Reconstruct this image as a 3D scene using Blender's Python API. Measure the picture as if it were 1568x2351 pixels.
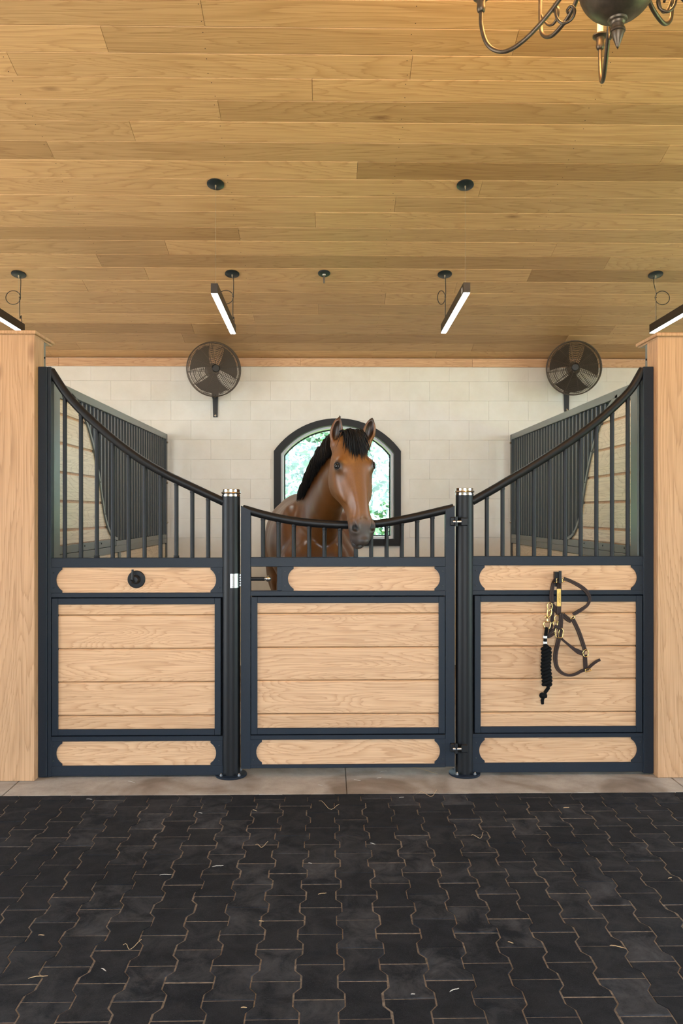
import bpy, bmesh, math, random
import numpy as np
from mathutils import Vector, Matrix, noise as mnoise

for o in list(bpy.data.objects):
    bpy.data.objects.remove(o, do_unlink=True)
scene = bpy.context.scene
COL = scene.collection
random.seed(7)
R = math.radians

# ------------------------------------------------------------------ camera
FPX, CAM_H, YAW = 1850.0, 1.555, math.atan(30 / 1850)
cam_d = bpy.data.cameras.new('camera')
cam = bpy.data.objects.new('camera', cam_d)
COL.objects.link(cam)
cam_d.sensor_fit = 'VERTICAL'
cam_d.sensor_height = 36.0
cam_d.lens = FPX / 2351 * 36.0
cam_d.clip_end = 500
cam.location = (0, 0, CAM_H)
cam.rotation_euler = (R(90), 0, -YAW)
scene.camera = cam

# ------------------------------------------------------------------ sky, sun, exposure
world = bpy.data.worlds.new('sky')
scene.world = world
world.use_nodes = True
wn = world.node_tree
bg = wn.nodes['Background']
bg.inputs['Color'].default_value = (0.66, 0.83, 1.0, 1)
bg.inputs['Strength'].default_value = 12.5
sun_d = bpy.data.lights.new('sun', 'SUN')
sun_d.energy = 66.0
sun_d.angle = R(2)
sun_d.color = (1.0, 0.95, 0.86)
sun = bpy.data.objects.new('sun', sun_d)
COL.objects.link(sun)
sun.rotation_euler = (R(38), 0, R(-28))     # from behind the photographer, high
scene.view_settings.view_transform = 'Standard'
scene.view_settings.look = 'None'
scene.view_settings.gamma = 1.0
scene.view_settings.use_curve_mapping = False
scene.view_settings.exposure = -0.12
try:
    scene.cycles.use_denoising = True
    scene.cycles.denoiser = 'OPENIMAGEDENOISE'
    scene.cycles.max_bounces = 8
    scene.cycles.diffuse_bounces = 5
    scene.cycles.sample_clamp_indirect = 6.0
    scene.cycles.caustics_reflective = False
    scene.cycles.caustics_refractive = False
except Exception:
    pass


def portal(loc, rot, sx, sy):
    d = bpy.data.lights.new('sky_portal', 'AREA')
    d.shape = 'RECTANGLE'
    d.size, d.size_y = sx, sy
    d.cycles.is_portal = True
    o = bpy.data.objects.new('sky_portal', d)
    COL.objects.link(o)
    o.location = loc
    o.rotation_euler = rot


# daylight comes in by the doorways at both ends of the aisle, the doorway behind the photographer and the stall windows
portal((-6.12, 2.4, 1.65), (0, R(-90), 0), 3.3, 4.0)
portal((6.12, 2.4, 1.65), (0, R(90), 0), 3.3, 4.0)
portal((0, -3.42, 1.65), (R(90), 0, 0), 4.2, 3.3)
for wx in (.0915 - 3.0, .0915, .0915 + 3.25):
    portal((wx, 8.46, 1.86), (R(-90), 0, 0), 1.2, 1.3)


def P(u, v, Y):
    """photo pixel -> point on the plane y = Y"""
    dx, dz = (u - 784) / FPX, (1175.5 - v) / FPX
    d = math.cos(YAW) - dx * math.sin(YAW)
    return Vector((Y * (dx * math.cos(YAW) + math.sin(YAW)) / d, Y, CAM_H + Y * dz / d))


# ceiling plane: z = CZ0 - CS * y
CS = 500 / 1850
CZ0 = CAM_H + 7046 / 1850


def PC(u, v):
    """photo pixel -> point on the sloped ceiling"""
    p = P(u, v, 1.0)
    k = (CZ0 - CAM_H) / (p.z - CAM_H + CS)
    return Vector((p.x * k, k, CAM_H + (p.z - CAM_H) * k))


# ------------------------------------------------------------------ materials
MATS = {}


def new_mat(name):
    m = bpy.data.materials.new(name)
    m.use_nodes = True
    MATS[name] = m
    nt = m.node_tree
    return m, nt, nt.nodes['Principled BSDF']


def N(nt, typ, **kw):
    n = nt.nodes.new(typ)
    for k, v in kw.items():
        setattr(n, k, v)
    return n


def math_n(nt, op, a, b=None):
    n = N(nt, 'ShaderNodeMath', operation=op)
    for i, x in enumerate((a, b)):
        if x is None:
            continue
        if isinstance(x, (int, float)):
            n.inputs[i].default_value = x
        else:
            nt.links.new(x, n.inputs[i])
    return n.outputs[0]


def ramp(nt, fac, stops, interp='LINEAR'):
    r = N(nt, 'ShaderNodeValToRGB')
    r.color_ramp.interpolation = interp
    els = r.color_ramp.elements
    while len(els) < len(stops):
        els.new(0.5)
    for e, (p, c) in zip(els, stops):
        e.position = p
        e.color = (c[0], c[1], c[2], 1) if len(c) == 3 else c
    nt.links.new(fac, r.inputs[0])
    return r.outputs[0]


def mix_col(nt, fac, a, b, mode='MIX'):
    n = N(nt, 'ShaderNodeMix', data_type='RGBA', blend_type=mode)
    for i, x in ((0, fac), (6, a), (7, b)):
        if isinstance(x, (int, float)):
            n.inputs[i].default_value = x
        elif isinstance(x, tuple):
            n.inputs[i].default_value = (*x, 1)
        else:
            nt.links.new(x, n.inputs[i])
    return n.outputs[2]


def noise_n(nt, vec, scale, detail=2, rough=0.5, dist=0.0):
    n = N(nt, 'ShaderNodeTexNoise')
    n.inputs['Scale'].default_value = scale
    n.inputs['Detail'].default_value = detail
    n.inputs['Roughness'].default_value = rough
    n.inputs['Distortion'].default_value = dist
    if vec is not None:
        nt.links.new(vec, n.inputs['Vector'])
    return n.outputs['Fac']


def bump(nt, bsdf, height, strength=0.2, dist=0.01):
    b = N(nt, 'ShaderNodeBump')
    b.inputs['Strength'].default_value = strength
    b.inputs['Distance'].default_value = dist
    nt.links.new(height, b.inputs['Height'])
    nt.links.new(b.outputs[0], bsdf.inputs['Normal'])


def plain(name, col, rough=0.5, metal=0.0, nscale=0, var=0.0, bstr=0.0, spec=0.5, coat=0.0):
    m, nt, b = new_mat(name)
    b.inputs['Base Color'].default_value = (*col, 1)
    b.inputs['Roughness'].default_value = rough
    b.inputs['Metallic'].default_value = metal
    b.inputs['Specular IOR Level'].default_value = spec
    b.inputs['Coat Weight'].default_value = coat
    if nscale:
        g = N(nt, 'ShaderNodeNewGeometry')
        f = noise_n(nt, g.outputs['Position'], nscale, 4)
        if var:
            lo = tuple(max(0, c * (1 - var)) for c in col)
            hi = tuple(min(1, c * (1 + var)) for c in col)
            nt.links.new(ramp(nt, f, [(0.3, lo), (0.7, hi)]), b.inputs['Base Color'])
        if bstr:
            bump(nt, b, f, bstr, 0.004)
    return m


def wood(name, axis, light, mid, dark, rough=0.5, bands=11.0, tone=0.22, across=4.2, along=0.42, coat=0.0):
    """oak: contour lines of stretched noise give cathedral grain; every board gets its own offset and tone"""
    m, nt, b = new_mat(name)
    g = N(nt, 'ShaderNodeNewGeometry')
    oi = N(nt, 'ShaderNodeObjectInfo')
    off = N(nt, 'ShaderNodeVectorMath', operation='SCALE')
    comb = N(nt, 'ShaderNodeCombineXYZ')
    for i, k in enumerate((37.0, 61.0, 83.0)):
        nt.links.new(math_n(nt, 'MULTIPLY', oi.outputs['Random'], k), comb.inputs[i])
    add = N(nt, 'ShaderNodeVectorMath', operation='ADD')
    nt.links.new(g.outputs['Position'], add.inputs[0])
    nt.links.new(comb.outputs[0], add.inputs[1])
    sc = [across] * 3
    sc[axis] = along
    mp = N(nt, 'ShaderNodeVectorMath', operation='MULTIPLY')
    nt.links.new(add.outputs[0], mp.inputs[0])
    mp.inputs[1].default_value = sc
    sc2 = [140.0] * 3
    sc2[axis] = 2.5
    mp2 = N(nt, 'ShaderNodeVectorMath', operation='MULTIPLY')
    nt.links.new(add.outputs[0], mp2.inputs[0])
    mp2.inputs[1].default_value = sc2
    fib = noise_n(nt, mp2.outputs[0], 1.0, 3, 0.6)
    base = noise_n(nt, mp.outputs[0], 1.0, 2.0, 0.4, 0.35)
    base = math_n(nt, 'ADD', base, math_n(nt, 'MULTIPLY', fib, 0.030))
    fr = math_n(nt, 'FRACT', math_n(nt, 'MULTIPLY', base, bands * 2.6))
    sc3 = [7.0] * 3
    sc3[axis] = 0.8
    mp3 = N(nt, 'ShaderNodeVectorMath', operation='MULTIPLY')
    nt.links.new(add.outputs[0], mp3.inputs[0])
    mp3.inputs[1].default_value = sc3
    broad = noise_n(nt, mp3.outputs[0], 1.0, 2, 0.5)
    c = ramp(nt, fr, [(0.0, light), (0.45, light), (0.80, mid), (0.95, dark), (1.0, light)])
    c0 = mix_col(nt, 0.60, mix_col(nt, broad, light, mid), c)
    fcol = ramp(nt, fib, [(0.34, (0.62, 0.56, 0.48)), (0.60, (1, 1, 1))])
    c1 = mix_col(nt, 0.55, c0, fcol, 'MULTIPLY')
    # knots
    vo = N(nt, 'ShaderNodeTexVoronoi')
    sc4 = [2.6] * 3
    sc4[axis] = 0.9
    mp4 = N(nt, 'ShaderNodeVectorMath', operation='MULTIPLY')
    nt.links.new(add.outputs[0], mp4.inputs[0])
    mp4.inputs[1].default_value = sc4
    nt.links.new(mp4.outputs[0], vo.inputs['Vector'])
    vo.inputs['Scale'].default_value = 1.0
    kn = ramp(nt, vo.outputs['Distance'], [(0.012, (0.35, 0.25, 0.17)), (0.07, (1, 1, 1))])
    c2 = mix_col(nt, 0.8, c1, kn, 'MULTIPLY')
    tn = ramp(nt, oi.outputs['Random'], [(0.0, (1 - tone, 1 - tone * 1.15, 1 - tone * 1.35)), (0.35, (1 - tone * .35,) * 3), (0.7, (1, 1, 1)), (1.0, (1 + tone * .3,) * 3)])
    c3 = mix_col(nt, 1.0, c2, tn, 'MULTIPLY')
    nt.links.new(c3, b.inputs['Base Color'])
    b.inputs['Roughness'].default_value = rough
    b.inputs['Coat Weight'].default_value = coat
    b.inputs['Coat Roughness'].default_value = 0.22
    bump(nt, b, fib, 0.12, 0.002)
    return m


OAK = ((0.68, 0.42, 0.235), (0.58, 0.335, 0.17), (0.42, 0.21, 0.09))
wood('oak_ceiling', 0, (0.58, 0.360, 0.170), (0.51, 0.300, 0.130), (0.38, 0.20, 0.08), 0.5, 10, 0.33)
wood('oak_plank', 0, *OAK, 0.5, 13, 0.10, across=6.0, along=0.8)
wood('oak_pillar', 2, (0.55, 0.320, 0.165), (0.485, 0.27, 0.13), (0.36, 0.185, 0.08), 0.5, 9, 0.05, across=4.5, along=0.5)
wood('oak_partition', 1, (0.82, 0.68, 0.46), (0.76, 0.61, 0.40), (0.46, 0.32, 0.18), 0.34, 10, 0.08, across=5, along=0.9, coat=0.8)
plain('black_steel', (0.008, 0.0125, 0.020), 0.5, 0, 260, 0.15, 0.10, 0.32)
plain('black_tube', (0.006, 0.0056, 0.006), 0.46, 0, 0, 0, 0, 0.30)
plain('partition_steel', (0.022, 0.026, 0.027), 0.27, 0, 0, 0, 0, 0.6)
plain('grey_steel', (0.125, 0.150, 0.142), 0.30, 0, 0, 0, 0, 0.6)
plain('dark_gap', (0.004, 0.004, 0.004), 0.9)
plain('chrome', (0.75, 0.73, 0.70), 0.10, 1.0)
plain('brushed_steel', (0.50, 0.50, 0.50), 0.32, 1.0)
plain('brass', (0.72, 0.50, 0.20), 0.22, 1.0)
plain('brass_plate', (0.85, 0.55, 0.16), 0.35, 0.6)
plain('engraving', (0.06, 0.035, 0.015), 0.7)
plain('leather', (0.022, 0.009, 0.0055), 0.5, 0, 180, 0.25, 0.15, 0.28)
plain('stitch', (0.20, 0.15, 0.11), 0.8)
plain('rope_black', (0.005, 0.005, 0.005), 0.85, 0, 500, 0.5, 0.5, 0.12)
plain('white_wrap', (0.75, 0.74, 0.72), 0.6)
plain('fan_wire', (0.085, 0.062, 0.042), 0.5, 0.0)
plain('fan_black', (0.012, 0.011, 0.010), 0.5)
plain('fan_blade', (0.045, 0.037, 0.03), 0.6, 0.0)
plain('bronze_housing', (0.035, 0.027, 0.022), 0.5, 0.2)
plain('canopy_black', (0.012, 0.018, 0.020), 0.35)
plain('bronze', (0.105, 0.082, 0.062), 0.42, 0.75, 40, 0.2, 0.0)
plain('cable', (0.02, 0.016, 0.014), 0.6)
plain('wire_silver', (0.55, 0.5, 0.42), 0.3, 0.9)
plain('sand_joint', (0.14, 0.112, 0.085), 0.95, 0, 60, 0.5, 0.2)
plain('window_black', (0.016, 0.016, 0.017), 0.55, spec=0.3)
plain('window_white', (0.85, 0.85, 0.83), 0.4)
plain('straw', (0.50, 0.36, 0.20), 0.9)
plain('straw_pale', (0.50, 0.48, 0.44), 0.9)
plain('nail', (0.03, 0.018, 0.01), 0.7)
plain('gravel', (0.40, 0.37, 0.33), 0.95, 0, 12, 0.2, 0.3)
plain('bark', (0.10, 0.075, 0.05), 0.9, 0, 20, 0.4, 0.4)
plain('eyeball', (0.010, 0.007, 0.006), 0.10, 0, spec=0.35)
plain('eye_white', (0.75, 0.70, 0.62), 0.2)
plain('hair_black', (0.007, 0.006, 0.0055), 0.6, spec=0.22)
plain('candle', (0.70, 0.62, 0.48), 0.5)


def make_grass():
    m, nt, b = new_mat('grass')
    g = N(nt, 'ShaderNodeNewGeometry')
    f = noise_n(nt, g.outputs['Position'], 1.4, 6, 0.7)
    nt.links.new(ramp(nt, f, [(0.3, (0.10, 0.19, 0.045)), (0.7, (0.24, 0.36, 0.10))]), b.inputs['Base Color'])
    b.inputs['Roughness'].default_value = 0.95
    m, nt, b = new_mat('leaf')
    oi = N(nt, 'ShaderNodeNewGeometry')
    f = noise_n(nt, oi.outputs['Position'], 2.2, 4, 0.7)
    nt.links.new(ramp(nt, f, [(0.34, (0.018, 0.060, 0.040)), (0.60, (0.11, 0.19, 0.13))]), b.inputs['Base Color'])
    b.inputs['Roughness'].default_value = 0.6
    b.inputs['Transmission Weight'].default_value = 0.0


make_grass()


def make_rubber():
    """black crumb-rubber paver: speckle, and pale dust that lies in patches, more on some pavers than on others"""
    m, nt, b = new_mat('rubber_paver')
    g = N(nt, 'ShaderNodeNewGeometry')
    oi = N(nt, 'ShaderNodeObjectInfo')
    pos = g.outputs['Position']
    sp = noise_n(nt, pos, 330, 2, 0.7)
    col = ramp(nt, sp, [(0.35, (0.0052, 0.0064, 0.0090)), (0.68, (0.015, 0.0175, 0.0225)), (0.76, (0.075, 0.075, 0.078))])
    d1 = noise_n(nt, pos, 9, 6, 0.72, 0.6)
    d2 = noise_n(nt, pos, 1.3, 2, 0.5)
    am = ramp(nt, math_n(nt, 'ADD', math_n(nt, 'MULTIPLY', d1, 0.75), math_n(nt, 'MULTIPLY', d2, 0.35)),
              [(0.46, (0, 0, 0)), (0.70, (1, 1, 1))])
    rnd = ramp(nt, oi.outputs['Random'], [(0.30, (0.22,) * 3), (0.70, (0.55,) * 3), (1.0, (1, 1, 1))])
    fac = math_n(nt, 'MULTIPLY', am, rnd)
    c = mix_col(nt, math_n(nt, 'MULTIPLY', fac, 0.85), col, (0.066, 0.068, 0.074))
    nt.links.new(c, b.inputs['Base Color'])
    b.inputs['Roughness'].default_value = 0.8
    b.inputs['Specular IOR Level'].default_value = 0.12
    bump(nt, b, sp, 0.35, 0.002)


make_rubber()


def make_concrete():
    m, nt, b = new_mat('concrete')
    g = N(nt, 'ShaderNodeNewGeometry')
    pos = g.outputs['Position']
    f = noise_n(nt, pos, 6, 8, 0.7)
    c = ramp(nt, f, [(0.3, (0.25, 0.215, 0.18)), (0.55, (0.36, 0.32, 0.275)), (0.8, (0.44, 0.40, 0.35))])
    s = noise_n(nt, pos, 1.8, 3, 0.6, 0.8)
    c = mix_col(nt, ramp(nt, s, [(0.47, (0, 0, 0)), (0.66, (0.7, 0.7, 0.7))]), c, (0.115, 0.075, 0.045))
    fine = noise_n(nt, pos, 160, 3, 0.7)
    c = mix_col(nt, 0.35, c, ramp(nt, fine, [(0.3, (0.6, 0.6, 0.6)), (0.7, (1.1, 1.1, 1.1))]), 'MULTIPLY')
    nt.links.new(c, b.inputs['Base Color'])
    b.inputs['Roughness'].default_value = 0.75
    bump(nt, b, fine, 0.15, 0.002)


make_concrete()


def make_block():
    m, nt, b = new_mat('painted_block')
    g = N(nt, 'ShaderNodeNewGeometry')
    oi = N(nt, 'ShaderNodeObjectInfo')
    f = noise_n(nt, g.outputs['Position'], 5, 5, 0.6)
    c = ramp(nt, f, [(0.3, (0.82, 0.77, 0.67)), (0.7, (0.89, 0.85, 0.76))])
    t = ramp(nt, oi.outputs['Random'], [(0, (0.95, 0.945, 0.93)), (1, (1, 1, 1))])
    nt.links.new(mix_col(nt, 1.0, c, t, 'MULTIPLY'), b.inputs['Base Color'])
    b.inputs['Roughness'].default_value = 0.6
    fine = noise_n(nt, g.outputs['Position'], 90, 4, 0.7)
    bump(nt, b, fine, 0.25, 0.003)


make_block()


def glass_mat():
    m, nt, b = new_mat('glass')
    out = nt.nodes['Material Output']
    tr = N(nt, 'ShaderNodeBsdfTransparent')
    tr.inputs[0].default_value = (0.93, 0.99, 0.97, 1)
    gl = N(nt, 'ShaderNodeBsdfGlossy')
    gl.inputs['Roughness'].default_value = 0.02
    fr = N(nt, 'ShaderNodeFresnel')
    fr.inputs[0].default_value = 1.45
    mx = N(nt, 'ShaderNodeMixShader')
    nt.links.new(fr.outputs[0], mx.inputs[0])
    nt.links.new(tr.outputs[0], mx.inputs[1])
    nt.links.new(gl.outputs[0], mx.inputs[2])
    nt.links.new(mx.outputs[0], out.inputs[0])


glass_mat()


def emit_mat(name, col, strength, base=(0.8, 0.8, 0.8)):
    m, nt, b = new_mat(name)
    b.inputs['Base Color'].default_value = (*base, 1)
    b.inputs['Emission Color'].default_value = (*col, 1)
    b.inputs['Emission Strength'].default_value = strength
    b.inputs['Roughness'].default_value = 0.4


emit_mat('diffuser', (0.92, 1.0, 0.98), 42.0)
emit_mat('bulb', (1.0, 0.62, 0.25), 25.0)


# ------------------------------------------------------------------ mesh helpers
def link(o, parent=None):
    COL.objects.link(o)
    if parent is not None:
        o.parent = parent
        o.matrix_parent_inverse = parent.matrix_world.inverted() if parent.type != 'EMPTY' else Matrix.Translation(-parent.location)
    return o


def obj(name, bm, mat, parent=None, smooth=None):
    me = bpy.data.meshes.new(name)
    bmesh.ops.recalc_face_normals(bm, faces=bm.faces)
    bm.to_mesh(me)
    bm.free()
    me.materials.append(MATS[mat])
    if smooth:
        me.polygons.foreach_set('use_smooth', [True] * len(me.polygons))
        me.set_sharp_from_angle(angle=R(smooth))
    o = bpy.data.objects.new(name, me)
    return link(o, parent)


def from_py(name, v, f, mat, parent=None, smooth=None):
    me = bpy.data.meshes.new(name)
    me.from_pydata([tuple(x) for x in v], [], f)
    me.materials.append(MATS[mat])
    if smooth:
        me.polygons.foreach_set('use_smooth', [True] * len(me.polygons))
        me.set_sharp_from_angle(angle=R(smooth))
    return link(bpy.data.objects.new(name, me), parent)


def tag(o, label, cat, group=None):
    o['label'] = label
    o['category'] = cat
    if group:
        o['group'] = group
    return o


def struct(o):
    o['kind'] = 'structure'
    return o


def thing(name, label, cat, loc, group=None):
    o = bpy.data.objects.new(name, None)
    COL.objects.link(o)
    o.location = loc
    o.empty_display_size = 0.05
    return tag(o, label, cat, group)


def box(bm, x0, x1, y0, y1, z0, z1, bev=0.0):
    x0, x1 = min(x0, x1), max(x0, x1)
    y0, y1 = min(y0, y1), max(y0, y1)
    z0, z1 = min(z0, z1), max(z0, z1)
    r = bmesh.ops.create_cube(bm, size=1.0)
    for v in r['verts']:
        v.co = Vector((x0 + (v.co.x + .5) * (x1 - x0), y0 + (v.co.y + .5) * (y1 - y0), z0 + (v.co.z + .5) * (z1 - z0)))
    if bev:
        es = list({e for v in r['verts'] for e in v.link_edges})
        bmesh.ops.bevel(bm, geom=es, offset=bev, segments=1, affect='EDGES')
    return bm


def B(*a, bev=0.0):
    return box(bmesh.new(), *a, bev=bev)


def frames(pts, closed=False, up=None):
    """tangent + parallel-transported normals"""
    n = len(pts)
    T = []
    for i in range(n):
        if closed:
            t = pts[(i + 1) % n] - pts[(i - 1) % n]
        else:
            t = pts[min(i + 1, n - 1)] - pts[max(i - 1, 0)]
        T.append(t.normalized())
    ref = up if up is not None else (Vector((0, 0, 1)) if abs(T[0].z) < .9 else Vector((1, 0, 0)))
    nn = (ref - T[0] * ref.dot(T[0])).normalized()
    out = []
    for t in T:
        if up is not None:
            nn = (up - t * up.dot(t))
            nn = nn.normalized() if nn.length > 1e-5 else ref
        else:
            nn = (nn - t * nn.dot(t)).normalized()
        out.append((t, nn, t.cross(nn)))
    return out


def tube(bm, pts, r, seg=10, closed=False, caps=True):
    pts = [Vector(p) for p in pts]
    fr = frames(pts, closed)
    rings = []
    for i, (p, (t, a, b)) in enumerate(zip(pts, fr)):
        rr = r[i] if isinstance(r, (list, tuple)) else r
        rings.append([bm.verts.new(p + (a * math.cos(2 * math.pi * k / seg) + b * math.sin(2 * math.pi * k / seg)) * rr) for k in range(seg)])
    n = len(rings)
    for i in range(n if closed else n - 1):
        A, C = rings[i], rings[(i + 1) % n]
        for k in range(seg):
            bm.faces.new((A[k], A[(k + 1) % seg], C[(k + 1) % seg], C[k]))
    if caps and not closed:
        bm.faces.new(rings[0][::-1])
        bm.faces.new(rings[-1])
    return bm


def TB(pts, r, seg=10, closed=False):
    return tube(bmesh.new(), pts, r, seg, closed)


def ribbon(bm, pts, w, th, up=Vector((0, -1, 0))):
    """flat strap: width lies in the plane across `up`, thickness along `up`"""
    pts = [Vector(p) for p in pts]
    fr = frames(pts, False, up)
    rings = []
    for i, (p, (t, a, b)) in enumerate(zip(pts, fr)):
        ww = (w[i] if isinstance(w, (list, tuple)) else w) / 2
        e = ww * .86
        prof = [(-ww, 0), (-e, th / 2), (e, th / 2), (ww, 0), (e, -th / 2), (-e, -th / 2)]
        rings.append([bm.verts.new(p + b * x + a * y) for x, y in prof])
    for A, C in zip(rings, rings[1:]):
        for k in range(6):
            bm.faces.new((A[k], A[(k + 1) % 6], C[(k + 1) % 6], C[k]))
    bm.faces.new(rings[0][::-1])
    bm.faces.new(rings[-1])
    return bm


def lathe(bm, prof, center, axis=Vector((0, 0, 1)), seg=24):
    """prof: (radius, height) list; caps where the radius is not 0"""
    axis = Vector(axis).normalized()
    q = Vector((0, 0, 1)).rotation_difference(axis)
    c = Vector(center)
    rings = []
    for r, h in prof:
        if r < 1e-6:
            rings.append([bm.verts.new(c + q @ Vector((0, 0, h)))])
        else:
            rings.append([bm.verts.new(c + q @ Vector((r * math.cos(2 * math.pi * k / seg), r * math.sin(2 * math.pi * k / seg), h))) for k in range(seg)])
    for A, C in zip(rings, rings[1:]):
        for k in range(seg):
            k2 = (k + 1) % seg
            if len(A) == 1 and len(C) == 1:
                continue
            if len(A) == 1:
                bm.faces.new((A[0], C[k2], C[k]))
            elif len(C) == 1:
                bm.faces.new((A[k], A[k2], C[0]))
            else:
                bm.faces.new((A[k], A[k2], C[k2], C[k]))
    for ring, rev in ((rings[0], True), (rings[-1], False)):
        if len(ring) > 1:
            bm.faces.new(ring[::-1] if rev else ring)
    return bm


def LA(prof, center, axis=(0, 0, 1), seg=24):
    return lathe(bmesh.new(), prof, center, Vector(axis), seg)


def prism(bm, poly, to3, d0, d1):
    """poly: 2D outline; to3(a, b, depth) -> 3D"""
    A = [bm.verts.new(to3(a, b, d0)) for a, b in poly]
    C = [bm.verts.new(to3(a, b, d1)) for a, b in poly]
    n = len(poly)
    bm.faces.new(A)
    bm.faces.new(C[::-1])
    for i in range(n):
        bm.faces.new((A[i], A[(i + 1) % n], C[(i + 1) % n], C[i]))
    return bm


def PZ(poly, y0, y1):
    return prism(bmesh.new(), poly, lambda a, b, d: Vector((a, d, b)), y0, y1)


def catmull(pts, per=8):
    pts = [Vector(p) for p in pts]
    ext = [pts[0] * 2 - pts[1]] + pts + [pts[-1] * 2 - pts[-2]]
    out = []
    for i in range(1, len(ext) - 2):
        p0, p1, p2, p3 = ext[i - 1:i + 3]
        for k in range(per):
            t = k / per
            out.append(0.5 * ((2 * p1) + (p2 - p0) * t + (2 * p0 - 5 * p1 + 4 * p2 - p3) * t * t + (3 * p1 - p0 - 3 * p2 + p3) * t ** 3))
    out.append(pts[-1])
    return out


def dup(o, name=None, parent=None, **kw):
    c = o.copy()
    COL.objects.link(c)
    if parent is not None:
        c.parent = parent
    return c

# ================================================================== THE SETTING
WALL_Y = 8.26
YF = 4.74            # front face of the stall front
X_END = 6.0

# ---- ground outside
bm = B(-60, 60, WALL_Y + .35, 80, -.30, -.10)
struct(obj('ground_grass', bm, 'grass'))
bm = B(-60, 60, -60, -3.5, -.30, -.06)
struct(obj('ground_gravel', bm, 'gravel'))
bm = B(X_END + .05, 60, -3.45, WALL_Y + .30, -.30, -.06)
struct(obj('ground_grass_side', bm, 'grass'))
bm = B(-60, -X_END - .05, -3.45, WALL_Y + .30, -.30, -.06)
struct(obj('ground_gravel_side', bm, 'gravel'))

# ---- floor: sand bed + rubber pavers
CURB_Y = P(0, 1827, 1.0)
CURB_Y = CAM_H / ((1827 - 1175.5) / FPX) * 1.006
floor = struct(obj('floor', B(-X_END, X_END, -3.4, CURB_Y - .001, -.12, -.0022), 'sand_joint'))


def w_pav(y):
    y = abs(y)
    if y >= .065:
        return .083
    if y <= .035:
        return .061
    return .061 + (y - .035) / .03 * .022


def paver_mesh():
    g = .0015
    ys = [-.1 + g, -.065, -.035, .035, .065, .1 - g]
    out = [(w_pav(y) - g, y) for y in ys] + [(-w_pav(y) + g, y) for y in ys[::-1]]
    bm = bmesh.new()
    lo = [bm.verts.new((x, y, -.05)) for x, y in out]
    mi = [bm.verts.new((x, y, -.003)) for x, y in out]
    s = .003
    up = [bm.verts.new((x - math.copysign(s, x), y * (1 - s / .1), 0.0)) for x, y in out]
    n = len(out)
    for A, C in ((lo, mi), (mi, up)):
        for i in range(n):
            bm.faces.new((A[i], A[(i + 1) % n], C[(i + 1) % n], C[i]))
    bm.faces.new(up)
    bmesh.ops.recalc_face_normals(bm, faces=bm.faces)
    me = bpy.data.meshes.new('paver')
    bm.to_mesh(me)
    bm.free()
    me.materials.append(MATS['rubber_paver'])
    return me


pav = paver_mesh()
pX0, pY0 = -.318, 2.972
rest_v, rest_f = [], []
cands = []
rnd = random.Random(3)
for k in range(-24, 30):
    for j in range(-14, 9):
        x = pX0 + .144 * k
        y = pY0 + .1 + .2 * j + (.1 if k % 2 else 0)
        if y < .5 or y > CURB_Y + .098:
            continue
        edge = CURB_Y - y
        u = abs(x - .02 * y) / y
        vis = y > 2.30 and u < 784 / 1850 + .045
        if vis and edge > .1:
            o = bpy.data.objects.new('paver', pav)
            link(o, floor)
            o.matrix_parent_inverse = Matrix.Identity(4)
            o.location = (x + rnd.uniform(-.0012, .0012), y + rnd.uniform(-.0012, .0012), rnd.uniform(-.0012, .0006))
            o.rotation_euler = (rnd.uniform(-.004, .004), rnd.uniform(-.004, .004), rnd.uniform(-.006, .006))
        else:
            cands.append((x, y, edge))
# pavers cut by the kerb: own meshes
for x, y, edge in cands:
    if y > 2.3 and edge <= .1:
        if edge < -.095:
            continue
        ymax = edge - .002
        g = .0016
        ys = [t for t in (-.1 + g, -.065, -.035, .035, .065, .1 - g) if t < ymax - .004] + [ymax]
        if len(ys) < 2:
            continue
        poly = [(x + w_pav(t) - g, y + t) for t in ys] + [(x - w_pav(t) + g, y + t) for t in ys[::-1]]
        bm = prism(bmesh.new(), poly, lambda a, b, d: Vector((a, b, d)), -.05, rnd.uniform(-.001, .0004))
        if abs(x - .02 * y) / y < 784 / 1850 + .06:
            obj('paver', bm, 'rubber_paver', floor)
        else:
            bm.free()
# beyond the picture: one joined part
pv = [tuple(v.co) for v in pav.vertices]
pf = [tuple(p.vertices) for p in pav.polygons]
for x, y, edge in cands:
    if edge > .1 and y < CURB_Y:
        b0 = len(rest_v)
        rest_v += [(a + x, b + y, c) for a, b, c in pv]
        rest_f += [tuple(i + b0 for i in f) for f in pf]
ro = from_py('far_pavers', rest_v, rest_f, 'rubber_paver', floor)
ro['kind'] = 'stuff'

# ---- concrete kerb, in slabs
kerb = struct(obj('floor_kerb', B(-X_END, X_END, CURB_Y, 8.24, -.2, -.012), 'concrete'))
xs = [-X_END, P(22, 1805, 4.55).x, P(795, 1790, 4.6).x, P(1556, 1790, 4.6).x, X_END]
for a, b in zip(xs, xs[1:]):
    obj('concrete_slab', B(a + .002, b - .002, CURB_Y + .001, 5.6, -.011, 0, bev=.003), 'concrete', kerb)

# ---- back wall: painted blocks with an arched window
WL, WR = P(629, 1150, WALL_Y).x, P(920, 1150, WALL_Y).x
WC, WW = (WL + WR) / 2, (WR - WL) / 2
WT = P(784, 961, WALL_Y).z
WS = P(784, 1036, WALL_Y).z
WB = P(784, 1253, WALL_Y).z


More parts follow.
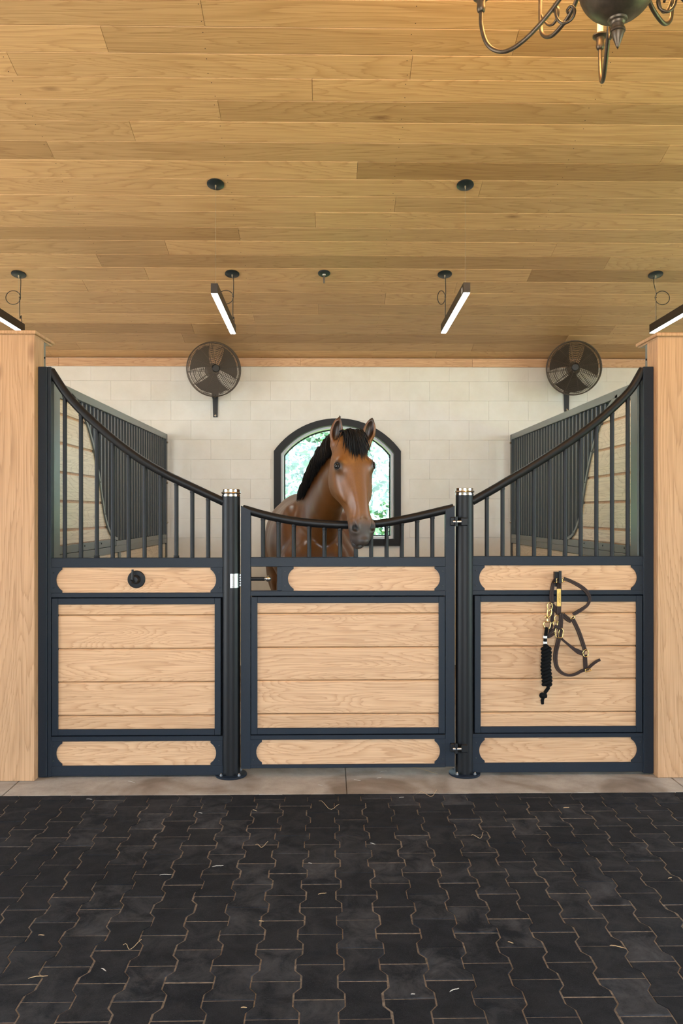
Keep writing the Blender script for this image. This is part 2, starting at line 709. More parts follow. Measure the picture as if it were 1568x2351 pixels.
def arch_pts(half, zt, zs, zb, n=24, inset=0.0):
    """outline of the arched window, inset from the outer frame line, anticlockwise from bottom left"""
    sag = zt - zs
    rad = (half * half + sag * sag) / (2 * sag)
    cz = zt - rad
    h, r2 = half - inset, rad - inset
    zs2 = cz + math.sqrt(max(r2 * r2 - h * h, 0))
    a0 = math.asin(h / r2)
    pts = [(WC - h, zb + inset), (WC + h, zb + inset)]
    for i in range(n + 1):
        a = a0 - 2 * a0 * i / n
        pts.append((WC + r2 * math.sin(a), cz + r2 * math.cos(a)))
    return pts


def hole_top(x, inset=.03, WC=WC):
    sag = WT - WS
    rad = (WW * WW + sag * sag) / (2 * sag)
    cz = WT - rad
    r2 = rad - inset
    d = x - WC
    if abs(d) > WW - inset:
        return None
    return cz + math.sqrt(r2 * r2 - d * d)


wall_back = None
TRIM_Z0 = P(784, 843, WALL_Y).z
TRIM_Z1 = CZ0 - CS * WALL_Y
bm = bmesh.new()
hw = WW - .03
WCS = (WC - 3.0, WC, WC + 3.25)
edges_x = [-X_END] + [q for c in WCS for q in (c - hw, c + hw)] + [X_END]
for a, b in zip(edges_x[::2], edges_x[1::2]):
    box(bm, a, b, WALL_Y + .002, WALL_Y + .16, -.1, TRIM_Z1 + .05)
n = 48
for c in WCS:
    box(bm, c - hw, c + hw, WALL_Y + .002, WALL_Y + .16, -.1, WB + .03)
    for i in range(n):
        a, b = c - hw + 2 * hw * i / n, c - hw + 2 * hw * (i + 1) / n
        zt = min(hole_top(max(min(q, c + hw - .001), c - hw + .001), WC=c) for q in (a, b))
        box(bm, a, b, WALL_Y + .002, WALL_Y + .16, zt, TRIM_Z1 + .05)
wall_back = struct(obj('wall_back', bm, 'painted_block'))
BH, BW = .2005, .407
z_first = P(784, 1050, WALL_Y).z     # a bed joint seen at the left of the window
rows = range(-6, 11)
zrow0 = P(700, 965, WALL_Y).z - BH * 6
blk = None
bm = B(-BW / 2 + .0005, BW / 2 - .0005, -.005, .0015, -BH / 2 + .0005, BH / 2 - .0005, bev=.0012)
bmesh.ops.recalc_face_normals(bm, faces=bm.faces)
blk = bpy.data.meshes.new('block')
bm.to_mesh(blk)
bm.free()
blk.materials.append(MATS['painted_block'])
for ri in range(0, 13):
    z0 = zrow0 + BH * ri
    z1 = z0 + BH
    if z0 > TRIM_Z0 - .02 or z1 < 1.0:
        continue
    shift = (BW / 2 if ri % 2 else 0) + .02
    for ci in range(-8, 10):
        x0 = ci * BW + shift
        x1 = x0 + BW
        if x1 < -2.95 or x0 > 3.35:
            continue
        zt = min(z1, TRIM_Z0 + .02)
        touches = x1 > WL + .03 and x0 < WR - .03 and z1 > WB + .03 and z0 < WT - .03
        if not touches and zt == z1:
            o = bpy.data.objects.new('block', blk)
            link(o, wall_back)
            o.matrix_parent_inverse = Matrix.Identity(4)
            o.location = ((x0 + x1) / 2, WALL_Y, (z0 + z1) / 2)
            continue
        # cut block: thin vertical strips around the arched opening, one mesh
        bm = bmesh.new()
        g = .0007
        k = 1 if not touches else 14
        made = 0
        for i in range(k):
            a = x0 + g + (BW - 2 * g) * i / k
            b = x0 + g + (BW - 2 * g) * (i + 1) / k
            spans = [(z0 + g, zt - g)]
            tops = [hole_top(q) for q in (a, b, (a + b) / 2)]
            tops = [q for q in tops if q is not None]
            if touches and tops:
                ht = max(min(tops), WB)
                sp = []
                for s0, s1 in spans:
                    if s0 < WB + .03:
                        sp.append((s0, min(s1, WB + .03)))
                    if s1 > ht:
                        sp.append((max(s0, ht), s1))
                spans = sp
            for s0, s1 in spans:
                if s1 - s0 > .004:
                    box(bm, a, b, WALL_Y - .005, WALL_Y + .0015, s0, s1)
                    made += 1
        if made:
            obj('block', bm, 'painted_block', wall_back)
        else:
            bm.free()

# wood board along the top of the wall
jx = [-X_END, P(137, 830, WALL_Y).x, P(690, 830, WALL_Y).x, P(1083, 830, WALL_Y).x, P(1490, 830, WALL_Y).x, X_END]
trim = struct(obj('trim_1', B(-X_END, X_END, WALL_Y - .012, WALL_Y + .0005, TRIM_Z0 + .004, TRIM_Z1 - .005), 'oak_ceiling'))
for a, b in zip(jx, jx[1:]):
    obj('trim_board', B(a + .001, b - .001, WALL_Y - .028, WALL_Y - .012, TRIM_Z0, TRIM_Z1 - .008, bev=.0015), 'oak_plank', trim)

# ---- window
win = bpy.data.objects.new('window_1', None)
COL.objects.link(win)
win.location = (WC, WALL_Y, WB)
struct(win)


def arch_ring(name, in0, in1, y0, y1, mat, parent, n=28):
    """frame between two insets of the arched outline"""
    bm = bmesh.new()
    O = arch_pts(WW, WT, WS, WB, n, in0)
    I = arch_pts(WW, WT, WS, WB, n, in1)
    m = len(O)
    V = [[bm.verts.new((x, y, z)) for x, z in L] for L, y in ((O, y0), (I, y0), (O, y1), (I, y1))]
    for i in range(m):
        j = (i + 1) % m
        for A, C in ((0, 1), (1, 3), (3, 2), (2, 0)):
            bm.faces.new((V[A][i], V[A][j], V[C][j], V[C][i]))
    return obj(name, bm, mat, parent)


arch_ring('window_casing', 0.0, .071, WALL_Y - .03, WALL_Y + .05, 'window_black', win)
arch_ring('window_reveal', .066, .096, WALL_Y + .05, WALL_Y + .15, 'window_white', win)
arch_ring('window_sash', .088, .108, WALL_Y + .15, WALL_Y + .18, 'window_black', win)
pts = arch_pts(WW, WT, WS, WB, 28, .10)
obj('window_pane', PZ(pts, WALL_Y + .160, WALL_Y + .166), 'glass', win)

def window_copy(name, dx):
    w = win.copy()
    w.name = name
    COL.objects.link(w)
    w.location.x += dx
    for ch in list(win.children):
        c = ch.copy()
        COL.objects.link(c)
        c.parent = w
    return w


window_copy('window_2', -3.0)  # unseen neighbour-stall window, placed off-centre to throw light on the horse's flank
window_copy('window_3', 3.25)  # unseen neighbour-stall window, added for side light through the bars

# ---- end walls of the barn with the aisle doorways, and the wall behind the photographer
for nm, sx in (('wall_left', -1), ('wall_right', 1)):
    bm = bmesh.new()
    xa, xb = sx * (X_END + .001), sx * (X_END + .14)
    for y0, y1, z0 in ((-3.5, .4, -.1), (4.4, WALL_Y + .16, -.1), (.4, 4.4, 3.3)):
        ys = [y0, y1] if not (y0 < 1.5 < y1) else [y0, 1.5, y1]
        for p, q in zip(ys, ys[1:]):
            zt = lambda y: (CZ0 - CS * (y if y >= 1.5 else 3.0 - y)) + .028
            prism(bm, [(p, z0), (q, z0), (q, zt(q)), (p, zt(p))], lambda a, b, d: Vector((d, a, b)), xa, xb)
    struct(obj(nm, bm, 'painted_block'))
bm = bmesh.new()
zt = CZ0 - CS * 6.4 + .02
for x0, x1, z0 in ((-X_END - .14, -2.1, -.1), (2.1, X_END + .14, -.1), (-2.1, 2.1, 3.3)):
    box(bm, x0, x1, -3.56, -3.42, z0, zt)
struct(obj('wall_front', bm, 'painted_block'))

# ---- ceiling: boards on a sloped deck, ridge towards the photographer
RIDGE_Y = 1.5


def zc(y):
    return CZ0 - CS * y


deck = bmesh.new()
prism(deck, [(WALL_Y + .9, zc(WALL_Y + .9) + .03), (WALL_Y + .9, zc(WALL_Y + .9) + .15), (RIDGE_Y, zc(RIDGE_Y) + .15), (RIDGE_Y, zc(RIDGE_Y) + .03)],
      lambda a, b, d: Vector((d, a, b)), -X_END - .6, X_END + .6)
prism(deck, [(-3.6, zc(2 * RIDGE_Y + 3.6) + .03), (-3.6, zc(2 * RIDGE_Y + 3.6) + .15), (RIDGE_Y - .001, zc(RIDGE_Y) + .15), (RIDGE_Y - .001, zc(RIDGE_Y) + .03)],
      lambda a, b, d: Vector((d, a, b)), -X_END - .6, X_END + .6)
ceiling = struct(obj('ceiling', deck, 'oak_ceiling'))

ts = [1111, 1049.5, 994, 942.5, 894, 847.5, 804, 763.5, 724.5, 688, 652, 621, 589, 559, 530, 503, 477, 453, 431, 408, 387, 369, 351]
lines = [7046 / (t + 500) for t in ts]
joints = {0: [465], 1: [240, 1183], 2: [28, 944], 3: [717], 4: [504], 5: [304], 6: [116, 1525], 7: [820], 8: [1103], 9: [907], 10: [724], 11: [549],
          12: [383], 13: [228, 1393], 14: [1215], 15: [1046], 16: [884], 17: [731], 18: [584], 19: [443], 20: [1300], 21: [180], 22: [1000]}
edges = lines[:]
while edges[0] > RIDGE_Y + .18:
    edges.insert(0, edges[0] - .172)
first_seen = edges.index(lines[0])


def ceil_board(x0, x1, ya, yb, mat='oak_ceiling'):
    """one tongue-and-groove board lying under the sloped deck"""
    g = .0008
    ch = .0035
    sn = 1 / math.sqrt(1 + CS * CS)
    nrm = Vector((0, -CS * sn, -sn))       # down into the room
    def pt(x, y, d):
        return Vector((x, y, zc(y) + .0)) + nrm * d
    bm = bmesh.new()
    xa, xb, y0, y1 = x0 + .0005, x1 - .0005, ya + g, yb - g
    rings = []
    for d, i in ((-.022, 0), (-ch, 0), (0, ch)):
        rings.append([bm.verts.new(pt(*q, d)) for q in ((xa + i * .2, y0 + i), (xb - i * .2, y0 + i), (xb - i * .2, y1 - i), (xa + i * .2, y1 - i))])
    for A, C in zip(rings, rings[1:]):
        for k in range(4):
            bm.faces.new((A[k], A[(k + 1) % 4], C[(k + 1) % 4], C[k]))
    bm.faces.new(rings[-1])
    return obj('ceiling_board', bm, mat, ceiling)


rr = random.Random(11)
for i in range(len(edges) - 1):
    ya, yb = edges[i], edges[i + 1]
    r = i - first_seen + 1
    us = joints.get(r)
    ymid = (ya + yb) / 2
    if us:
        v = 1175.5 - (7046 / ymid - 500)
        xj = [P(u, v, ymid).x for u in us]
    else:
        xj = [rr.uniform(-1.5, 1.5)]
    while xj[0] > -X_END:
        xj.insert(0, xj[0] - rr.uniform(3.0, 4.0))
    while xj[-1] < X_END:
        xj.append(xj[-1] + rr.uniform(3.0, 4.0))
    xj = [max(-X_END - .5, min(X_END + .5, x)) for x in xj]
    for a, b in zip(xj, xj[1:]):
        if b - a > .05:
            ceil_board(a, b, ya, yb)

# nails, two to a board under every rafter
nv, nf = [], []
for i in range(first_seen - 3, len(edges) - 1):
    ya, yb = edges[i], edges[i + 1]
    for k in range(-4, 6):
        for fr_ in (.2, .8):
            y = ya + (yb - ya) * fr_
            x = -.69 + 1.149 * k + rr.uniform(-.012, .012)
            b0 = len(nv)
            for q in range(6):
                dy = .0032 * math.sin(q * math.pi / 3)
                nv.append((x + .0032 * math.cos(q * math.pi / 3), y + dy, zc(y + dy) - .0006))
            nf.append(tuple(b0 + q for q in range(6))[::-1])
nl = from_py('nails', nv, nf, 'nail', ceiling)
nl['kind'] = 'stuff'

# ================================================================== STALL FRONT
YB = YF + .05          # back of the steel frame
TUBE_Y = YF + .025


def rect(u0, v0, u1, v1, Y=YF):
    um, vm = (u0 + u1) / 2, (v0 + v1) / 2
    return P(u0, vm, Y).x, P(u1, vm, Y).x, P(um, v1, Y).z, P(um, v0, Y).z     # x0 x1 z0 z1


def steel(name, parent, u0, v0, u1, v1, ya=0.0, yb=.05, mat='black_steel', bev=.002):
    x0, x1, z0, z1 = rect(u0, v0, u1, v1)
    return obj(name, B(x0, x1, YF + ya, YF + yb, z0, z1, bev=bev), mat, parent)


def end_plate(parent, x_out, x_in, x_arc, z0, z1):
    """steel plate whose inner edge is hollowed by an arc, with a small step above and below"""
    nt = .012
    za, zb = z1 - nt, z0 + nt
    half, sag = (za - zb) / 2, abs(x_arc - x_in)
    rad = (half * half + sag * sag) / (2 * sag)
    s = 1 if x_arc > x_in else -1
    cx, cz = x_arc - s * rad, (z0 + z1) / 2
    a0 = math.asin(min(1, half / rad))
    poly = [(x_out, z0), (x_out, z1), (x_in, z1), (x_in, za)]
    for i in range(1, 16):
        a = a0 - 2 * a0 * i / 16
        poly.append((cx + s * rad * math.cos(a), cz + rad * math.sin(a)))
    poly += [(x_in, zb), (x_in, z0)]
    o = obj('corner_plate', PZ(poly, YF + .002, YF + .010), 'black_steel', parent)
    xm = x_out + (x_arc - x_out) * .5
    for zz in (z0 + (z1 - z0) * .2, z1 - (z1 - z0) * .2):
        obj('screw', LA([(.0042, 0), (.0042, .003), (.002, .0042)], (xm, YF + .002, zz), (0, -1, 0), 8), 'canopy_black', o)
    return o


def inner_panel(parent, u0, v0, u1, v1, fw, joints_v):
    """framed panel of horizontal planks set into the steelwork"""
    x0, x1, z0, z1 = rect(u0, v0, u1, v1)
    t = .0365
    yA, yB = YF - .001, YF + .045
    obj('panel_stile', B(x0, x0 + t, yA, yB, z0, z1, bev=.002), 'black_steel', parent)
    obj('panel_stile', B(x1 - t, x1, yA, yB, z0, z1, bev=.002), 'black_steel', parent)
    obj('panel_rail', B(x0 + t, x1 - t, yA, yB, z1 - t, z1, bev=.002), 'black_steel', parent)
    obj('panel_rail', B(x0 + t, x1 - t, yA, yB, z0, z0 + t, bev=.002), 'black_steel', parent)
    um = (u0 + u1) / 2
    zs = [z1 - t + .012] + [P(um, v, YF).z for v in joints_v] + [z0 + t - .012]
    for a, b in zip(zs, zs[1:]):
        obj('plank', B(x0 + t - .008, x1 - t + .008, YF + .010, YF + .036, b + .0012, a - .0012, bev=.0065), 'oak_plank', parent)


def curve_z(pts, x):
    for p, q in zip(pts, pts[1:]):
        lo, hi = (p, q) if p.x <= q.x else (q, p)
        if lo.x <= x <= hi.x:
            t = (x - lo.x) / max(hi.x - lo.x, 1e-6)
            return lo.z + (hi.z - lo.z) * t
    return pts[-1].z


def bars(parent, us, curve, v_base, collars=()):
    for i, u in enumerate(us):
        p = P(u, v_base, TUBE_Y)
        zt = curve_z(curve, p.x)
        bm = TB([(p.x, TUBE_Y, p.z - .005), (p.x, TUBE_Y, zt - .004)], .0125, 12)
        b = obj('bar', bm, 'black_tube', parent, 40)
        obj('weld_collar', LA([(.0128, 0), (.0148, .006), (.0135, .013)], (p.x, TUBE_Y, zt - .036), (0, 0, 1), 12), 'black_tube', b, 40)
        if i in collars:
            obj('foot_collar', LA([(.0125, 0), (.017, .0), (.017, .007), (.014, .009), (.0165, .011), (.0165, .017), (.0125, .018)], (p.x, TUBE_Y, p.z), (0, 0, 1), 14), 'black_tube', b, 40)


def curved_rail(parent, pix, r=.0245):
    pts = catmull([P(u, v, TUBE_Y) for u, v in pix], 6)
    obj('curved_top_rail', TB(pts, r, 16), 'black_tube', parent, 50)
    return pts


# ---- left panel
lp = thing('stall_front_panel', 'fixed stall front panel with black knob hook on its upper oak board', 'stall panel', P(300, 1783, YF))
steel('end_post', lp, 88, 842, 108, 1784, -.004, .06)
steel('frame_stile', lp, 108.4, 842, 117, 1784, .0, .05)
cv = curved_rail(lp, [(117, 851), (150, 901), (185, 941), (228, 981), (268, 1015), (311, 1047), (348.5, 1071), (386, 1092), (436, 1116), (485, 1139), (513, 1152)])
bars(lp, [149, 186, 222.5, 259, 295.5, 332, 368.5, 405, 441.5, 478], cv, 1282, (2, 7))
steel('frame_rail', lp, 117, 1281, 512, 1303)
steel('frame_rail', lp, 117, 1361, 512, 1371.5)
steel('frame_rail', lp, 117, 1690.5, 512, 1702)
steel('frame_rail', lp, 117, 1758, 512, 1781)
for v0, v1 in ((1303, 1361), (1702, 1758)):
    x0, x1, z0, z1 = rect(117, v0, 509, v1)
    obj('board', B(x0, x1, YF + .010, YF + .034, z0 - .004, z1 + .004), 'oak_plank', lp)
    end_plate(lp, x0, P(142, v0, YF).x, P(128.5, v0, YF).x, z0, z1)
    end_plate(lp, x1 + .004, P(483, v0, YF).x, P(496, v0, YF).x, z0, z1)
obj('gap_shade_sheet', B(P(118, 1500, YF).x, P(508, 1500, YF).x, YF + .037, YF + .052, P(300, 1779, YF).z, P(300, 1285, YF).z), 'dark_gap', lp)  # near-black sheet added behind the frames, stands in for shade in the gaps
inner_panel(lp, 118.5, 1373.5, 507, 1688.5, 14, (1413, 1490.5, 1567, 1644))

# ---- gate
gt = thing('stall_gate', 'hinged middle gate under the horse with a chrome knob latch', 'gate', P(798, 1763, YF))
poly = [(P(553, 1162, YF).x, P(553, 1162, YF).z + .002), (P(553, 1765, YF).x, P(553, 1765, YF).z), (P(575, 1765, YF).x, P(575, 1765, YF).z), (P(575, 1172, YF).x, P(575, 1172, YF).z)]
obj('frame_stile', PZ(poly, YF, YB), 'black_steel', gt)
poly = [(P(1023, 1172, YF).x, P(1023, 1172, YF).z), (P(1023, 1760, YF).x, P(1023, 1760, YF).z), (P(1044, 1760, YF).x, P(1044, 1760, YF).z), (P(1044, 1161, YF).x, P(1044, 1161, YF).z)]
obj('frame_stile', PZ(poly, YF, YB), 'black_steel', gt)
cv = curved_rail(gt, [(557, 1168), (602, 1181), (644, 1190.5), (686, 1197.5), (728, 1202), (770, 1204.5), (805, 1205), (840, 1204), (875, 1201.5), (911, 1195.5), (953, 1187), (1000, 1176), (1041, 1166)])
bars(gt, [604, 639.4, 674.5, 710, 745, 781, 817, 852, 887.5, 922.5, 957.6, 992.6], cv, 1280)
steel('frame_rail', gt, 575, 1279.5, 1023, 1301)
steel('frame_rail', gt, 575, 1356.5, 1023, 1368)
steel('latch_stile', gt, 636, 1301, 647.5, 1356.5)
steel('frame_rail', gt, 575, 1687.5, 1023, 1698)
steel('frame_rail', gt, 575, 1755, 1023, 1763)
for v0, v1, ua, ub, uc in ((1301, 1356.5, 647.5, 674, 661), (1698, 1755, 575, 601, 588)):
    x0, x1, z0, z1 = rect(ua, v0, 1023, v1)
    obj('board', B(x0, x1, YF + .010, YF + .034, z0 - .004, z1 + .004), 'oak_plank', gt)
    end_plate(gt, x0, P(ub, v0, YF).x, P(uc, v0, YF).x, z0, z1)
    end_plate(gt, x1, P(998, v0, YF).x, P(1010.5, v0, YF).x, z0, z1)
obj('gap_shade_sheet', B(P(577, 1500, YF).x, P(1021, 1500, YF).x, YF + .037, YF + .052, P(798, 1758, YF).z, P(798, 1360, YF).z), 'dark_gap', gt)  # near-black sheet behind the gate, colours its frame gaps as shade
obj('gap_shade_sheet', B(P(640, 1330, YF).x, P(1021, 1330, YF).x, YF + .037, YF + .052, P(798, 1360, YF).z, P(798, 1290, YF).z), 'dark_gap', gt)
inner_panel(gt, 576.5, 1370, 1021.5, 1685.5, 14, (1409, 1487, 1563, 1640))
# latch bolt with chrome ball
a, b = P(572, 1329, TUBE_Y), P(608, 1329, TUBE_Y)
lt = obj('latch_bolt', TB([a, b], .0115, 14), 'black_tube', gt, 40)
c = P(616, 1329, TUBE_Y)
obj('latch_knob', LA([(0, -.018)] + [(.018 * math.sin(math.pi * i / 12), -.018 * math.cos(math.pi * i / 12)) for i in range(1, 12)] + [(0, .018)], c, (1, 0, 0), 20), 'chrome', lt, 60)
obj('latch_neck', TB([P(606, 1329, TUBE_Y), P(610, 1329, TUBE_Y)], .0085, 12), 'chrome', lt, 40)
# two hinges
for v in (1197, 1715):
    c = P(1056, v, YF)
    h = obj('hinge', B(P(1033, v, YF).x, P(1044, v, YF).x, YF - .022, YF, c.z - .025, c.z + .025, bev=.004), 'black_tube', gt)
    obj('hinge_leaf', B(P(1057, v, YF).x, P(1072, v, YF).x, YF - .034, YF - .015, c.z - .025, c.z + .022, bev=.004), 'black_tube', h)
    obj('hinge_bolt', TB([(P(1038, v, YF).x, YF - .030, c.z - .002), (P(1057, v, YF).x, YF - .030, c.z - .002)], .008, 12), 'brushed_steel', h, 40)
    obj('hinge_pin', TB([(P(1045.5, v, YF).x, YF - .028, c.z - .028), (P(1045.5, v, YF).x, YF - .028, c.z + .028)], .0105, 12), 'black_tube', h, 40)

# ---- right panel
rp = thing('stall_front_panel', 'fixed stall front panel on which the leather halter hangs', 'stall panel', P(1290, 1775, YF))
steel('end_post', rp, 1477, 842, 1500, 1775, -.004, .06)
cv = curved_rail(rp, [(1476, 848), (1449, 893), (1413, 931), (1372, 966.7), (1331, 998), (1290, 1026.8), (1249, 1053), (1208, 1078.7), (1167, 1103), (1130, 1125), (1084, 1151)])
bars(rp, [1441, 1405, 1369, 1333, 1297.5, 1261.6, 1226, 1189.5, 1153.7, 1117.6], cv, 1278)
steel('frame_rail', rp, 1085, 1277, 1477, 1298)
steel('frame_rail', rp, 1085, 1355, 1477, 1365.5)
steel('frame_rail', rp, 1085, 1684, 1477, 1693.5)
steel('frame_rail', rp, 1085, 1751, 1477, 1773)
for v0, v1 in ((1298, 1355), (1693.5, 1751)):
    x0, x1, z0, z1 = rect(1087, v0, 1477, v1)
    obj('board', B(x0, x1, YF + .010, YF + .034, z0 - .004, z1 + .004), 'oak_plank', rp)
    end_plate(rp, x0 - .004, P(1113, v0, YF).x, P(1100.5, v0, YF).x, z0, z1)
    end_plate(rp, x1, P(1449.5, v0, YF).x, P(1463, v0, YF).x, z0, z1)
obj('gap_shade_sheet', B(P(1088, 1500, YF).x, P(1476, 1500, YF).x, YF + .037, YF + .052, P(1290, 1771, YF).z, P(1290, 1281, YF).z), 'dark_gap', rp)  # near-black sheet added behind the panel so its gaps look shaded
inner_panel(rp, 1089.5, 1367.5, 1475, 1682, 14, (1408, 1484.3, 1559.3, 1636))

# ---- round posts
def round_post(u, v_top, v_base, label):
    c = P(u, v_base, YF + .03)
    c.z = 0
    t = thing('gate_post', label, 'post', c)
    zt = P(u, v_top + 16, YF + .03).z
    obj('pole', LA([(.0527, 0), (.0527, zt)], c, (0, 0, 1), 40), 'black_tube', t, 40)
    k = .0527
    cp = [(k - .003, 0), (k + .0015, .001), (k + .0015, .009), (k - .001, .011), (k - .001, .014), (k + .003, .016), (k + .0055, .021), (k + .003, .026), (k - .001, .027), (k - .001, .040), (k - .004, .043), (0, .044)]
    obj('cap', LA(cp, c + Vector((0, 0, zt)), (0, 0, 1), 48), 'chrome', t, 40)
    fl = obj('flange', LA([(.091, 0.0005), (.093, .003), (.093, .011), (.090, .013), (0, .013)], c, (0, 0, 1), 40), 'black_steel', t, 40)
    for i in range(4):
        a = R(45 + 90 * i)
        obj('bolt', LA([(.010, 0), (.010, .008), (.005, .008), (.005, .014), (.003, .016)], c + Vector((.074 * math.cos(a), .074 * math.sin(a), .013)), (0, 0, 1), 6), 'brushed_steel', fl)
    return t, c


pl, cl = round_post(530.5, 1124, 1785, 'round black gate post with a chrome cap and a steel strike plate')
pr, cr = round_post(1066.5, 1121, 1778, 'round black gate post with a chrome cap carrying two gate hinges')
# strike plate bent round the left post
zc_s = P(541, 1333, YF).z
bm = bmesh.new()
rows_ = []
for r_ in (.0530, .0550):
    for zz in (zc_s - .041, zc_s + .041):
        rows_.append([bm.verts.new((cl.x + r_ * math.sin(R(a)), cl.y - r_ * math.cos(R(a)), zz)) for a in range(2, 84, 9)])
i0, i1, o0, o1 = rows_
n = len(i0)
for k in range(n - 1):
    bm.faces.new((o0[k], o0[k + 1], o1[k + 1], o1[k]))
    bm.faces.new((i0[k + 1], i0[k], i1[k], i1[k + 1]))
    bm.faces.new((i0[k], i0[k + 1], o0[k + 1], o0[k]))
    bm.faces.new((o1[k], o1[k + 1], i1[k + 1], i1[k]))
for k in (0, n - 1):
    bm.faces.new((i0[k], o0[k], o1[k], i1[k]))
sp = obj('strike_plate', bm, 'brushed_steel', pl, 30)
for dz in (-.028, .028):
    a = R(16)
    obj('rivet', LA([(.006, 0), (.005, .003), (0, .004)], (cl.x + .055 * math.sin(a), cl.y - .055 * math.cos(a), zc_s + dz), (math.sin(a), -math.cos(a), 0), 10), 'brushed_steel', sp, 40)
for k in range(5):
    z = zc_s - .030 + .015 * k
    obj('roller', LA([(.006, -.005), (.0065, 0), (.006, .005)], (cl.x + .0575, cl.y - .008, z), (0, 0, 1), 10), 'brushed_steel', sp, 40)

# ================================================================== PILLARS
PY0 = 4.68


def pillar(side, label):
    xe = P(79, 1300, PY0).x if side < 0 else P(1510, 1300, PY0).x
    xo = xe + side * .46
    zt = P(784, 771, PY0).z
    t = thing('oak_pillar', label, 'pillar', ((xe + xo) / 2, PY0 + .08, 0))
    y1 = 4.835
    obj('core', B(xe + side * .02, xo - side * .02, PY0 + .02, y1, 0.001, zt - .002), 'oak_pillar', t)
    obj('front_board', B(xe, xo, PY0, PY0 + .02, 0.001, zt, bev=.002), 'oak_pillar', t)
    obj('side_board', B(xe, xe + side * .02, PY0 + .0205, y1, 0.001, zt, bev=.001), 'oak_pillar', t)
    cpn = obj('cap', B(xe - side * .012, xo + side * .012, PY0 - .014, 4.99, zt + .003, zt + .024, bev=.004), 'oak_pillar', t)
    obj('cap_lip', B(xe - side * .001, xo, PY0 + .004, 4.97, zt - .008, zt + .003), 'oak_pillar', cpn)
    obj('steel_core_post', B(xe + side * .004, xe + side * .05, y1 + .001, y1 + .04, 0.001, zt - .008), 'grey_steel', t)
    obj('bolt', LA([(.006, 0), (.006, .004)], (xe + side * .004, y1 + .02, zt - .10), (-side, 0, 0), 8), 'dark_gap', t)
    return t


pillar(-1, 'square oak pillar with a flat cap beside the panel with the knob hook')
pillar(1, 'square oak pillar with a flat cap beside the panel with the halter')

# ================================================================== PARTITIONS
SC = [(5.17, 2.305), (5.27, 2.28), (5.38, 2.235), (5.50, 2.165), (5.60, 2.075), (5.68, 1.985), (5.755, 1.88), (5.82, 1.77), (5.88, 1.65), (5.94, 1.54), (6.01, 1.46), (6.10, 1.395), (6.20, 1.36), (6.30, 1.345)]


def s_y(z):
    for (y0, z0), (y1, z1) in zip(SC, SC[1:]):
        if z1 <= z <= z0:
            return y0 + (y1 - y0) * (z0 - z) / (z0 - z1)
    return SC[0][0] if z > SC[0][1] else SC[-1][0]


def s_z(y):
    for (y0, z0), (y1, z1) in zip(SC, SC[1:]):
        if y0 <= y <= y1:
            return z0 + (z1 - z0) * (y - y0) / (y1 - y0)
    return SC[0][1] if y < SC[0][0] else 1.345


